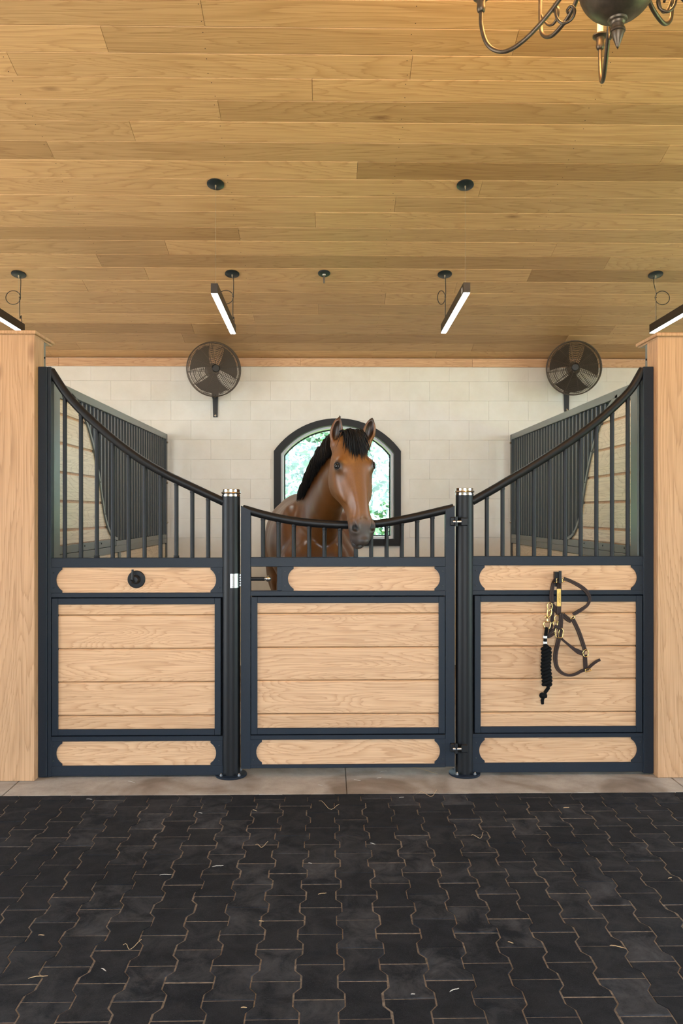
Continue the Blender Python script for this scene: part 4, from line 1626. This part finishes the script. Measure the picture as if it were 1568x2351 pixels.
for u, v, ln, kind in bits:
    y = CAM_H / ((v - 1175.5) / FPX)
    p = P(u, v, y)
    L = ln / FPX * y
    a = rs.uniform(-.5, .5)
    dirv = Vector((math.cos(a), math.sin(a) * 1.4, 0))
    bm = bmesh.new()
    pts = []
    for i in range(9):
        s = i / 8 - .5
        bow = (.45 * L * math.sin(i * .8 + 1)) if kind == 2 else .08 * L * math.sin(i * .6)
        pts.append(Vector((p.x, p.y, .0014)) + dirv * L * s + Vector((0, bow, .0006 * (i % 2))))
    ww = [.0008, .003, .004, .0042, .0045, .0042, .004, .003, .0008] if kind < 2 else .0016
    ribbon(bm, pts, ww, .0012, Vector((0, 0, 1)))
    o = obj('straw', bm, 'straw_pale' if kind == 1 else 'straw')
    what = ('tan straw chip', 'whitish straw flake', 'thin curled straw strand')[kind]
    if v < 1815:
        tag(o, 'small ' + what + ' lying on the concrete kerb', 'straw', what + 's on the kerb')
    else:
        tag(o, 'small ' + what + ' lying on the black pavers', 'straw', what + 's on the pavers')

# ================================================================== TREES OUTSIDE
def leaf_cloud(centre, rad, n, rng, size):
    v, f = [], []
    blobs = [(Vector((rng.gauss(0, .5), rng.gauss(0, .5), rng.gauss(0, .45))), rng.uniform(.35, .6)) for _ in range(16)]
    for i in range(n):
        bc, br = blobs[rng.randrange(len(blobs))]
        d = Vector((rng.gauss(0, 1), rng.gauss(0, 1), rng.gauss(0, 1))).normalized() * br * rng.uniform(.55, 1.0)
        p = bc + d
        p = Vector((p.x * rad[0], p.y * rad[1], p.z * rad[2])) + centre
        a = Vector((rng.gauss(0, 1), rng.gauss(0, 1), rng.gauss(0, .6))).normalized()
        b = a.cross(Vector((rng.gauss(0, 1), rng.gauss(0, 1), rng.gauss(0, 1)))).normalized()
        s = size * rng.uniform(.6, 1.3)
        k = len(v)
        v += [p - a * s, p + b * s * .5, p + a * s, p - b * s * .5]
        f.append((k, k + 1, k + 2, k + 3))
    return v, f


rng = random.Random(21)
for i, (x, y, h, rx, rz, lab) in enumerate([
        (-1.9, 13.5, 3.9, 1.3, 1.7, 'leafy green tree outside the arched window behind the mane'),
        (2.4, 15.0, 3.6, 1.4, 1.9, 'leafy green tree outside the arched window beside the horse cheek'),
        (0.1, 21.5, 5.0, 2.1, 2.6, 'tall pale green tree farther off outside the arched window'),
        (-6.3, 19.0, 4.6, 1.8, 2.4, 'leafy tree standing off to the side outside the arched window')]):
    t = thing('tree', lab, 'tree', (x, y, -.1))
    v, f = leaf_cloud(Vector((x, y, h * .62)), (rx, rx, rz), 5200, rng, .11)
    fo = from_py('foliage', v, f, 'leaf', t)
    fo['kind'] = 'stuff'
    obj('trunk', TB([(x, y, -.1), (x + .05, y, h * .3), (x - .03, y, h * .6)], [.16, .12, .06], 9), 'bark', t, 60)

# ================================================================== HORSE
def nonuni(stops):
    """stops: [(start, spacing), ...], end  -> grid line positions"""
    out = [stops[0][0]]
    for (a, h), b in zip(stops[:-1], [s[0] for s in stops[1:]]):
        n = max(1, int(round((b - a) / h)))
        out += list(a + (b - a) * (np.arange(n) + 1) / n)
    return np.array(out)


GX = nonuni([(-.66, .016), (-.10, .0052), (.36, .012), (.60, 0)])
GY = nonuni([(4.46, .006), (5.10, .009), (5.6, .02), (7.6, 0)])
GZ = nonuni([(-.02, .016), (1.10, .009), (1.36, .0055), (2.26, 0)])
FLD = np.full((len(GX), len(GY), len(GZ)), 1.0, dtype=np.float32)


def sub(lo, hi):
    i = [np.searchsorted(g, a) for g, a in zip((GX, GY, GZ), lo)]
    j = [np.searchsorted(g, a) for g, a in zip((GX, GY, GZ), hi)]
    sl = tuple(slice(max(a - 1, 0), b + 1) for a, b in zip(i, j))
    x, y, z = np.meshgrid(GX[sl[0]], GY[sl[1]], GZ[sl[2]], indexing='ij', sparse=True)
    return sl, x, y, z


def smin(sl, d, k):
    F = FLD[sl]
    h = np.maximum(k - np.abs(F - d), 0) / k
    FLD[sl] = np.minimum(F, d) - h * h * k * .25


def smax(sl, d, k):
    F = FLD[sl]
    h = np.maximum(k - np.abs(F - d), 0) / k
    FLD[sl] = np.maximum(F, d) + h * h * k * .25


def ell(c, ax, rad, k=.03, cut=False):
    """oriented ellipsoid: ax = 3 orthonormal axes; blended in (or cut away)"""
    c = np.array(c, float)
    A = np.array(ax, float)
    rad = np.array(rad, float)
    ext = np.sqrt(((A * rad[:, None]) ** 2).sum(0)) + k + .02
    sl, x, y, z = sub(c - ext, c + ext)
    x, y, z = x - c[0], y - c[1], z - c[2]
    l = [(A[i][0] * x + A[i][1] * y + A[i][2] * z) for i in range(3)]
    k0 = np.sqrt(sum((q / r) ** 2 for q, r in zip(l, rad)))
    k1 = np.sqrt(sum((q / r / r) ** 2 for q, r in zip(l, rad))) + 1e-9
    d = k0 * (k0 - 1) / k1
    if cut:
        smax(sl, -d, k)
    else:
        smin(sl, d, k)


def rcone(a, b, ra, rb, k=.02, cut=False):
    a, b = np.array(a, float), np.array(b, float)
    m = max(ra, rb) + k + .02
    sl, x, y, z = sub(np.minimum(a, b) - m, np.maximum(a, b) + m)
    ba = b - a
    L = ba @ ba
    t = np.clip(((x - a[0]) * ba[0] + (y - a[1]) * ba[1] + (z - a[2]) * ba[2]) / L, 0, 1)
    d = np.sqrt((x - a[0] - ba[0] * t) ** 2 + (y - a[1] - ba[1] * t) ** 2 + (z - a[2] - ba[2] * t) ** 2) - (ra + (rb - ra) * t)
    if cut:
        smax(sl, -d, k)
    else:
        smin(sl, d, k)


I3 = np.eye(3)


def npv(v):
    return np.array([v.x, v.y, v.z])


# ---- frames
def rotz(a):
    return np.array([[math.cos(a), -math.sin(a), 0], [math.sin(a), math.cos(a), 0], [0, 0, 1]])


psi, th, roll = R(20), R(15), R(2.0)
N0 = np.array([math.sin(psi), -math.cos(psi), 0])
L0 = np.array([math.cos(psi), math.sin(psi), 0])
Zv = np.array([0, 0, 1.0])
hF = -Zv * math.cos(th) + N0 * math.sin(th)
hN = N0 * math.cos(th) + Zv * math.sin(th)
hF, hL = hF * math.cos(roll) + L0 * math.sin(roll), L0 * math.cos(roll) - hF * math.sin(roll)
HO = npv(P(806, 1000, 4.745))
HS = 1.01
LW = 1.055


def hp(s, l, n):
    return HO + (hF * s + hL * (l * LW) + hN * n) * HS


# ---- trunk (axis yawed: rump further to the left)
bya = R(6.0)
bD = np.array([-math.sin(bya), math.cos(bya), 0])      # towards the rump
bS = np.array([math.cos(bya), math.sin(bya), 0])       # towards picture right
C0 = np.array([-.055, 5.36, 0])                         # chest station


def bp(d, s, z):
    return C0 + bD * d + bS * s + Zv * z


BA = np.array([bS, bD, Zv])
ell(bp(.10, 0, 1.22), BA, (.225, .20, .26), .05)        # chest
ell(bp(.36, 0, 1.34), BA, (.255, .32, .36), .08)        # fore trunk
ell(bp(.75, 0, 1.30), BA, (.315, .52, .375), .08)       # barrel
ell(bp(1.10, 0, 1.31), BA, (.325, .42, .365), .08)
ell(bp(1.42, 0, 1.36), BA, (.305, .36, .335), .08)      # croup
ell(bp(.42, 0, 1.585), BA, (.085, .26, .125), .09)       # withers
ell(bp(1.40, 0, 1.56), BA, (.17, .33, .13), .10)
for s in (-1, 1):
    ax = np.array([bS, bD, Zv])
    ell(bp(.30, s * .185, 1.33), ax, (.085, .16, .27), .05)      # shoulder blade
    ell(bp(.10, s * .17, 1.17), ax, (.095, .13, .15), .05)       # point of shoulder
    ell(bp(-.055, s * .085, 1.20), ax, (.10, .075, .15), .045)   # breast muscle
    ell(bp(.30, s * .19, 1.00), ax, (.09, .13, .20), .05)        # upper arm
    ell(bp(1.50, s * .19, 1.25), ax, (.14, .26, .34), .06)       # thigh
    ell(bp(1.56, s * .19, 1.02), ax, (.11, .16, .20), .06)
    # foreleg
    x = s * .155
    rcone(bp(.26, x, .95), bp(.22, x, .56), .085, .052, .05)
    ell(bp(.215, x, .52), ax, (.050, .056, .065), .03)
    rcone(bp(.215, x, .50), bp(.225, x, .20), .036, .033, .03)
    ell(bp(.225, x, .17), ax, (.043, .047, .045), .02)
    rcone(bp(.22, x, .16), bp(.185, x, .075), .036, .040, .02)
    rcone(bp(.185, x, .085), bp(.17, x, .045), .045, .060, .012)
    # hind leg: stifle forward, hock back, upright shank
    x = s * .17
    rcone(bp(1.36, x, .98), bp(1.60, x, .60), .11, .052, .05)
    ell(bp(1.635, x, .57), ax, (.042, .065, .065), .03)
    rcone(bp(1.62, x, .54), bp(1.58, x, .20), .042, .035, .03)
    ell(bp(1.575, x, .17), ax, (.043, .048, .046), .02)
    rcone(bp(1.57, x, .16), bp(1.53, x, .075), .037, .040, .02)
    rcone(bp(1.53, x, .085), bp(1.515, x, .045), .045, .058, .012)

# ---- neck: a chain of flattened ellipsoids from withers to poll
nk = [  # centre x, y, z, half depth, half width
    (-.105, 5.640, 1.400, .300, .150),
    (-.075, 5.520, 1.475, .275, .135),
    (-.045, 5.400, 1.555, .245, .118),
    (-.015, 5.285, 1.640, .215, .104),
    (.020, 5.175, 1.725, .188, .094),
    (.060, 5.075, 1.800, .165, .086),
    (.098, 4.985, 1.862, .142, .080),
    (.122, 4.915, 1.905, .120, .076)]
npts = np.array(nk)
crest = []
for i, (x, y, z, hd, hw) in enumerate(nk):
    a = npts[min(i + 1, len(nk) - 1), :3] - npts[max(i - 1, 0), :3]
    a /= np.linalg.norm(a)
    # lateral axis turns from the trunk's to the head's
    t = i / (len(nk) - 1)
    lat = bS * (1 - t) + hL * t
    lat -= a * (lat @ a)
    lat /= np.linalg.norm(lat)
    up = np.cross(lat, a)
    if up[2] < 0:
        up = -up
    ell((x, y, z), (lat, a, up), (hw, .16, hd), .04)
    crest.append((np.array([x, y, z]) + up * hd, lat, a, up))
# crest ridge and jugular groove
for (c0, l0, a0, u0), (c1, l1, a1, u1) in zip(crest, crest[1:]):
    rcone(c0 - u0 * .035, c1 - u1 * .03, .045, .04, .05)

# ---- head: stations along the face
st = np.array([  # s, half width, front n, back n
    (-.045, .030, -.055, -.085),
    (-.015, .055, -.020, -.120),
    (.030, .076, .006, -.150),
    (.080, .090, .022, -.185),
    (.130, .100, .036, -.225),
    (.185, .111, .043, -.260),
    (.235, .110, .041, -.278),
    (.290, .101, .036, -.270),
    (.340, .088, .031, -.230),
    (.385, .070, .027, -.185),
    (.415, .063, .025, -.168),
    (.450, .060, .022, -.148),
    (.500, .060, .018, -.130),
    (.545, .063, .014, -.124),
    (.585, .062, .004, -.118),
    (.615, .052, -.012, -.108),
    (.638, .030, -.030, -.092)])


def head_field():
    pts = [hp(s, l, n) for s in (-.06, .68) for l in (-.14, .14) for n in (-.31, .07)]
    lo, hi = np.min(pts, 0) - .02, np.max(pts, 0) + .02
    sl, x, y, z = sub(lo, hi)
    x, y, z = x - HO[0], y - HO[1], z - HO[2]
    s = (hF[0] * x + hF[1] * y + hF[2] * z) / HS
    l = (hL[0] * x + hL[1] * y + hL[2] * z) / HS / LW
    n = (hN[0] * x + hN[1] * y + hN[2] * z) / HS
    sc = np.clip(s, st[0, 0], st[-1, 0])
    fine = np.linspace(st[0, 0], st[-1, 0], 200)
    def smooth(col):
        q = np.interp(fine, st[:, 0], st[:, col])
        ker = np.hanning(11)
        ker /= ker.sum()
        qq = np.convolve(np.pad(q, 5, mode='edge'), ker, 'valid')
        return np.interp(sc.ravel(), fine, qq).reshape(sc.shape)
    w, nf, nb = smooth(1), smooth(2), smooth(3)
    nc, h = (nf + nb) / 2, (nf - nb) / 2
    # the jaw half narrows, the face side stays flat and broad
    q = (n - nc) / h
    wj = w * np.where(q < 0, 1 - .30 * np.clip(-q, 0, 1) ** 1.6, 1.0)
    e = 2.5
    rr = (np.abs(l / wj) ** e + np.abs(q) ** e) ** (1 / e)
    d = (rr - 1) * np.minimum(wj, h) * .95
    over = s - sc
    d = np.where(np.abs(over) > 1e-6, np.sqrt(np.maximum(d, 0) ** 2 + over ** 2) + np.minimum(d, 0) * 0, d)
    smin(sl, d * HS, .045)


head_field()
HA = np.array([hL, hF, hN])
for s in (-1, 1):
    ell(hp(.180, s * .094, -.004), HA, (.020, .036, .028), .04)        # brow / orbit
    ell(hp(.225, s * .088, -.075), HA, (.016, .11, .034), .04)         # facial crest
    ell(hp(.320, s * .078, -.040), HA, (.010, .07, .014), .03)
    ell(hp(.225, s * .055, -.175), HA, (.032, .095, .095), .03)        # cheek disc
    ell(hp(.545, s * .048, -.020), HA, (.029, .046, .038), .02)        # nostril wings
    ell(hp(.50, s * .036, .002), HA, (.016, .05, .014), .015)
    ell(hp(.37, s * .018, .022), HA, (.022, .13, .010), .02)           # nasal bones
    ell(hp(.43, s * .078, -.075), HA, (.012, .05, .035), .02, cut=True)    # cheek hollow before the muzzle
ell(hp(.600, 0, -.055), HA, (.050, .030, .050), .02)                    # upper lip
ell(hp(.628, 0, -.020), HA, (.030, .020, .026), .02)
ell(hp(.618, 0, -.110), HA, (.040, .036, .034), .018)                   # lower lip and chin
ell(hp(.590, 0, -.130), HA, (.038, .035, .026), .02)
# mouth line
for s in (-1, 1):
    rcone(hp(.640, 0, -.082), hp(.610, s * .055, -.086), .0055, .005, .006, cut=True)
    rcone(hp(.610, s * .055, -.086), hp(.545, s * .063, -.088), .005, .004, .006, cut=True)
# nostril openings
for s in (-1, 1):
    a = hp(.520, s * .056, .012)
    b = hp(.556, s * .053, .006)
    c = hp(.576, s * .040, .010)
    rcone(a, b, .008, .015, .008, cut=True)
    rcone(b, c, .013, .008, .008, cut=True)
# eye sockets
EYE = [hp(.186, s * .105, .004) for s in (-1, 1)]
for s, e in zip((-1, 1), EYE):
    ax_o = hL * s * .86 + hN * .48
    ax_o /= np.linalg.norm(ax_o)
    t1 = hF - ax_o * (hF @ ax_o)
    t1 /= np.linalg.norm(t1)
    t2 = np.cross(ax_o, t1)
    ell(e + ax_o * .012, (ax_o, t1, t2), (.016, .0165, .023), .006, cut=True)

# ---- ears: leaf-shaped cups facing the camera
EARS = []
for pix in (((770, 1016), (772.5, 985), (781, 953)), ((843, 1015), (848.5, 985), (855, 959))):
    a, b, c = (npv(P(u, v, 4.80 - .01 * i)) for i, (u, v) in enumerate(pix))
    up = c - a
    up /= np.linalg.norm(up)
    fw = np.array([0.10 if pix[0][0] < 800 else -.05, -1.0, .12])
    fw -= up * (fw @ up)
    fw /= np.linalg.norm(fw)
    sd = np.cross(up, fw)
    AX = np.array([sd, fw, up])
    ell(a - up * .01, AX, (.030, .030, .045), .03)
    m = a + (b - a) * .72
    ell(m, AX, (.0395, .026, .064), .012)
    m2 = b + (c - b) * .15
    ell(m2, AX, (.0285, .018, .052), .012)
    rcone(b + (c - b) * .35, c, .017, .0035, .012)
    # hollow of the ear
    ell(m + fw * .020 + up * .010, AX, (.0255, .024, .054), .008, cut=True)
    ell(m2 + fw * .016, AX, (.0180, .016, .040), .008, cut=True)
    EARS.append((a, b, c, AX, m))


def surface_nets():
    F = FLD
    ins = F < 0
    c = np.zeros(tuple(n - 1 for n in F.shape), dtype=np.int8)
    for dx in (0, 1):
        for dy in (0, 1):
            for dz in (0, 1):
                c += ins[dx:F.shape[0] - 1 + dx, dy:F.shape[1] - 1 + dy, dz:F.shape[2] - 1 + dz]
    act = (c > 0) & (c < 8)
    idx = -np.ones(act.shape, dtype=np.int64)
    cells = np.argwhere(act)
    idx[act] = np.arange(len(cells))
    acc = np.zeros((len(cells), 3))
    cnt = np.zeros(len(cells))
    G = (GX, GY, GZ)
    corners = [(i, j, k) for i in (0, 1) for j in (0, 1) for k in (0, 1)]
    for p in corners:
        for axn in range(3):
            if p[axn] == 1:
                continue
            q = list(p)
            q[axn] = 1
            ip = cells + np.array(p)
            iq = cells + np.array(q)
            fa = F[ip[:, 0], ip[:, 1], ip[:, 2]]
            fb = F[iq[:, 0], iq[:, 1], iq[:, 2]]
            m = (fa < 0) != (fb < 0)
            t = np.zeros(len(cells))
            t[m] = fa[m] / (fa[m] - fb[m])
            pa = np.stack([G[i][ip[:, i]] for i in range(3)], 1)
            pb = np.stack([G[i][iq[:, i]] for i in range(3)], 1)
            pt = pa + (pb - pa) * t[:, None]
            acc[m] += pt[m]
            cnt[m] += 1
    V = acc / cnt[:, None]
    faces = []
    for axn in range(3):
        o = [i for i in range(3) if i != axn]
        shp = [n for n in F.shape]
        a = [slice(None)] * 3
        b = [slice(None)] * 3
        a[axn] = slice(0, shp[axn] - 1)
        b[axn] = slice(1, shp[axn])
        A, Bv = ins[tuple(a)], ins[tuple(b)]
        e = np.argwhere(A != Bv)
        e = e[(e[:, o[0]] > 0) & (e[:, o[1]] > 0) & (e[:, o[0]] < shp[o[0]] - 1) & (e[:, o[1]] < shp[o[1]] - 1)]
        flip = A[e[:, 0], e[:, 1], e[:, 2]]
        q = []
        for d0, d1 in ((0, 0), (-1, 0), (-1, -1), (0, -1)):
            cc = e.copy()
            cc[:, o[0]] += d0
            cc[:, o[1]] += d1
            q.append(idx[cc[:, 0], cc[:, 1], cc[:, 2]])
        q = np.stack(q, 1)
        if axn == 1:
            flip = ~flip
        q[~flip] = q[~flip][:, ::-1]
        faces.append(q)
    return V, np.concatenate(faces)


HV, HFc = surface_nets()
# keep the connected body only; light smoothing
E_ = np.concatenate([HFc[:, [0, 1]], HFc[:, [1, 2]], HFc[:, [2, 3]], HFc[:, [3, 0]]])
E_ = np.unique(np.sort(E_, 1), axis=0)
deg = np.bincount(E_.ravel(), minlength=len(HV)).astype(float)


def smooth_v(V, lam):
    S_ = np.zeros_like(V)
    for i in range(3):
        S_[:, i] = np.bincount(E_[:, 0], V[E_[:, 1], i], len(V)) + np.bincount(E_[:, 1], V[E_[:, 0], i], len(V))
    return V + lam * (S_ / np.maximum(deg, 1)[:, None] - V)


for _ in range(3):
    HV = smooth_v(HV, .5)
    HV = smooth_v(HV, -.42)

# relax the face, sparing eyes, nostrils, mouth and ears
_r = HV - HO
_s, _n = _r @ hF, _r @ hN
_m = ((_s > .03) & (_s < .50) & (np.abs(_r @ hL) < .16) & (_n > -.33) & (_n < .10)).astype(float)
for e in EYE:
    _m *= np.clip((np.linalg.norm(HV - e, axis=1) - .024) / .02, 0, 1)
for _ in range(22):
    HV = HV + _m[:, None] * (smooth_v(HV, .55) - HV)

horse = thing('horse', 'bay horse with black mane looking over the gate', 'horse', tuple(bp(.8, 0, 0)))
me = bpy.data.meshes.new('body')
me.from_pydata(HV.tolist(), [], HFc.tolist())
me.polygons.foreach_set('use_smooth', [True] * len(me.polygons))

# ---- coat colours (the animal's own markings)
rel = HV - HO
hs, hl, hn = rel @ hF, rel @ hL, rel @ hN
coat = np.tile(np.array([.125, .043, .008]), (len(HV), 1))


def blend(mask, col):
    m = np.clip(mask, 0, 1)[:, None]
    coat[:] = coat * (1 - m) + np.array(col) * m


def sst(x, a, b):
    t = np.clip((x - a) / (b - a), 0, 1)
    return t * t * (3 - 2 * t)


inhead = (hs > -.06) & (hs < .72) & (np.abs(hl) < .16) & (hn > -.32) & (hn < .10)
jit = np.array([mnoise.noise(Vector((p[0] * 14, p[1] * 14, p[2] * 14))) for p in HV]) * .5
# lighter, more golden face; darker neck underside
blend(inhead * sst(hn, -.12, .02) * .5, (.225, .083, .013))
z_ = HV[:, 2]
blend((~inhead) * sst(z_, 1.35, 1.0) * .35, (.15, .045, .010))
blend((~inhead) * sst(z_, .75, .50), (.012, .010, .009))
# muzzle
mz = sst(hs + jit * .02, .475, .565) * inhead
blend(mz * .95, (.042, .030, .025))
blend(inhead * sst(hs, .60, .64) * .8, (.030, .024, .022))
# nostril and mouth darkness of the skin
for s in (-1, 1):
    d = np.linalg.norm(HV - hp(.555, s * .047, -.004), axis=1)
    blend(sst(d, .027, .017), (.006, .005, .0045))
# skin round the eyes
for e in EYE:
    dv = HV - e
    d = np.sqrt((dv @ hF / 1.0) ** 2 + (dv @ hL) ** 2 + (dv @ hN) ** 2)
    blend(sst(d, .046, .024) * .9, (.020, .014, .011))
    blend(sst(np.linalg.norm(dv - hF * .05 , axis=1), .06, .02) * .55, (.07, .032, .014))
# ears: dark inside and at the tips
for a, b, c, AX, m in EARS:
    d = HV - m
    sd, fw, up = d @ AX[0], d @ AX[1], d @ AX[2]
    near = (np.abs(sd) < .05) & (np.abs(fw) < .05) & (up > -.08) & (up < .13)
    blend(near * sst(np.linalg.norm(HV - c, axis=1), .040, .012), (.016, .010, .008))
    inner = near * sst((sd / .026) ** 2 + ((up - .016) / .068) ** 2, 1.0, .55) * (fw > -.006)
    blend(inner * .95, (.022, .012, .008))
rough_v = np.where(inhead, .44, .35) + .12 * sst(hs, .46, .56) * inhead
for _ in range(12):
    rough_v = smooth_v(np.stack([rough_v] * 3, 1), .6)[:, 0]
me.materials.append(None)
hm, nt, b = new_mat('bay_coat')
ca = me.color_attributes.new('coat', 'FLOAT_COLOR', 'POINT')
ca.data.foreach_set('color', np.concatenate([coat, rough_v[:, None]], 1).ravel().astype(np.float32))
at = N(nt, 'ShaderNodeAttribute', attribute_name='coat')
g = N(nt, 'ShaderNodeNewGeometry')
mp = N(nt, 'ShaderNodeVectorMath', operation='MULTIPLY')
nt.links.new(g.outputs['Position'], mp.inputs[0])
mp.inputs[1].default_value = (260, 260, 70)
hn_ = noise_n(nt, mp.outputs[0], 1.0, 3, .6)
nt.links.new(mix_col(nt, .35, at.outputs['Color'], ramp(nt, hn_, [(.3, (.55, .5, .45)), (.7, (1.15, 1.15, 1.15))]), 'MULTIPLY'), b.inputs['Base Color'])
nt.links.new(at.outputs['Alpha'], b.inputs['Roughness'])
b.inputs['Specular IOR Level'].default_value = .55
bump(nt, b, hn_, .06, .003)
me.materials[0] = hm
body = link(bpy.data.objects.new('body', me), horse)

# ---- eyes
for s, e in zip((-1, 1), EYE):
    ax_o = Vector(hL * s * .86 + hN * .48).normalized()
    bm = bmesh.new()
    bmesh.ops.create_uvsphere(bm, u_segments=20, v_segments=14, radius=.0205)
    bmesh.ops.translate(bm, verts=bm.verts, vec=Vector(e) - ax_o * .006)
    eo = obj('eye', bm, 'eyeball', horse, 80)
    # pale rim seen under the upper lid
    up = Vector(-hF)
    sidev = ax_o.cross(up).normalized()
    pts = []
    for i in range(9):
        a = R(-75 + 150 * i / 8)
        d = (up * math.cos(a) * .66 + sidev * math.sin(a) * .72 + ax_o * .80).normalized()
        pts.append(Vector(e) - ax_o * .006 + d * .0203)
    obj('eye_white', TB(pts, [.0002, .0004, .0007, .0009, .0010, .0009, .0007, .0004, .0002], 6), 'eye_white', eo, 60)
    # lids
    for sg, rr_ in ((1, .0062), (-1, .0048)):
        pts = []
        for i in range(11):
            a = R(-88 + 176 * i / 10)
            d = (up * sg * math.cos(a) * .78 + sidev * math.sin(a) * 1.05 + ax_o * .62).normalized()
            pts.append(Vector(e) - ax_o * .006 + d * .0215)
        obj('eyelid', TB(pts, [rr_ * (.5 + .5 * math.sin(math.pi * i / 10)) for i in range(11)], 7), 'hair_black', eo, 60)


def lock(bm, pts, r0, flat=None):
    n = len(pts)
    rad = [r0 * (.75 + .25 * math.sin(math.pi * i / (n - 1))) * (1 - (i / (n - 1)) ** 3 * .9) for i in range(n)]
    tube(bm, pts, rad, 4, caps=False)


# ---- mane: short locks falling to the picture-left side of the crest
rg_ = random.Random(9)
cp = [Vector(c[0]) for c in crest]
cl_ = [Vector(c[1]) for c in crest]
cu = [Vector(c[3]) for c in crest]
mane = bmesh.new()
NM = 1500
for i in range(NM):
    t = rg_.uniform(.10, 1.0) * (len(cp) - 1)
    j = min(int(t), len(cp) - 2)
    f = t - j
    p = cp[j].lerp(cp[j + 1], f)
    lat = cl_[j].lerp(cl_[j + 1], f).normalized()
    upv = cu[j].lerp(cu[j + 1], f).normalized()
    al = (cp[j + 1] - cp[j]).normalized()
    tt = t / (len(cp) - 1)
    L = rg_.uniform(.11, .17) * (1.0 if tt > .25 else .6 + 1.6 * tt)
    root = p + lat * rg_.uniform(-.030, .018) - upv * .006 + upv * rg_.uniform(0, .004)
    out = -lat
    drift = rg_.uniform(-.25, .25)
    lift = rg_.uniform(.02, .075)
    pts = []
    for k in range(5):
        q = k / 4
        pts.append(root + upv * (lift * math.sin(q * math.pi * .75) - L * .62 * q * q) + out * (L * (.55 * q + .20 * q * q) + .022 * math.sin(q * 3)) + al * (drift * L * q) + Vector((0, 0, -1)) * (L * .30 * q * q))
    lock(mane, pts, rg_.uniform(.0050, .0085))
obj('mane', mane, 'hair_black', horse, 80)

# ---- forelock
fl = bmesh.new()
for i in range(760):
    l0 = rg_.gauss(0.010, .022)
    root = hp(-.032 + rg_.uniform(-.014, .030), l0, rg_.uniform(-.060, -.016))
    L = rg_.uniform(.075, .145) + .075 * math.exp(-((l0 - .012) / .018) ** 2) * rg_.random()
    pts = []
    spread = rg_.gauss(.06, .20)
    lift = rg_.uniform(.006, .044)
    wav = rg_.uniform(-.006, .006)
    for k in range(6):
        q = k / 5
        s = -.030 + L * q
        nfr = float(np.interp(s, st[:, 0], st[:, 2]))
        l = l0 + spread * L * q + wav * math.sin(q * 5)
        v_ = hp(s - (.012 + lift * .6) * math.sin(q * 3.1), l, nfr + .003 + lift * math.sin(math.pi * min(1, q * .92 + .08)) * (1 - .25 * q) - (abs(l) / .09) ** 2 * .03)
        pts.append(Vector(v_) if k else Vector(root))
    lock(fl, pts, rg_.uniform(.0022, .0046))
obj('forelock', fl, 'hair_black', horse, 80)

# ---- tail
tl = bmesh.new()
tb = Vector(bp(1.76, 0, 1.50))
for i in range(160):
    a = rg_.uniform(0, 2 * math.pi)
    r = rg_.uniform(0, .05)
    o_ = Vector(bS) * math.cos(a) * r + Vector(bD) * math.sin(a) * r
    pts = [tb + o_ * .4 - Vector(bD) * .06, tb + Vector(bD) * .03 + o_ * .6 + Vector((0, 0, -.06))]
    for k in range(1, 6):
        pts.append(tb + Vector(bD) * .05 + o_ * (1 + .25 * k) + Vector((0, 0, -.16 * k)))
    lock(tl, pts, .009)
obj('tail', tl, 'hair_black', horse, 80)
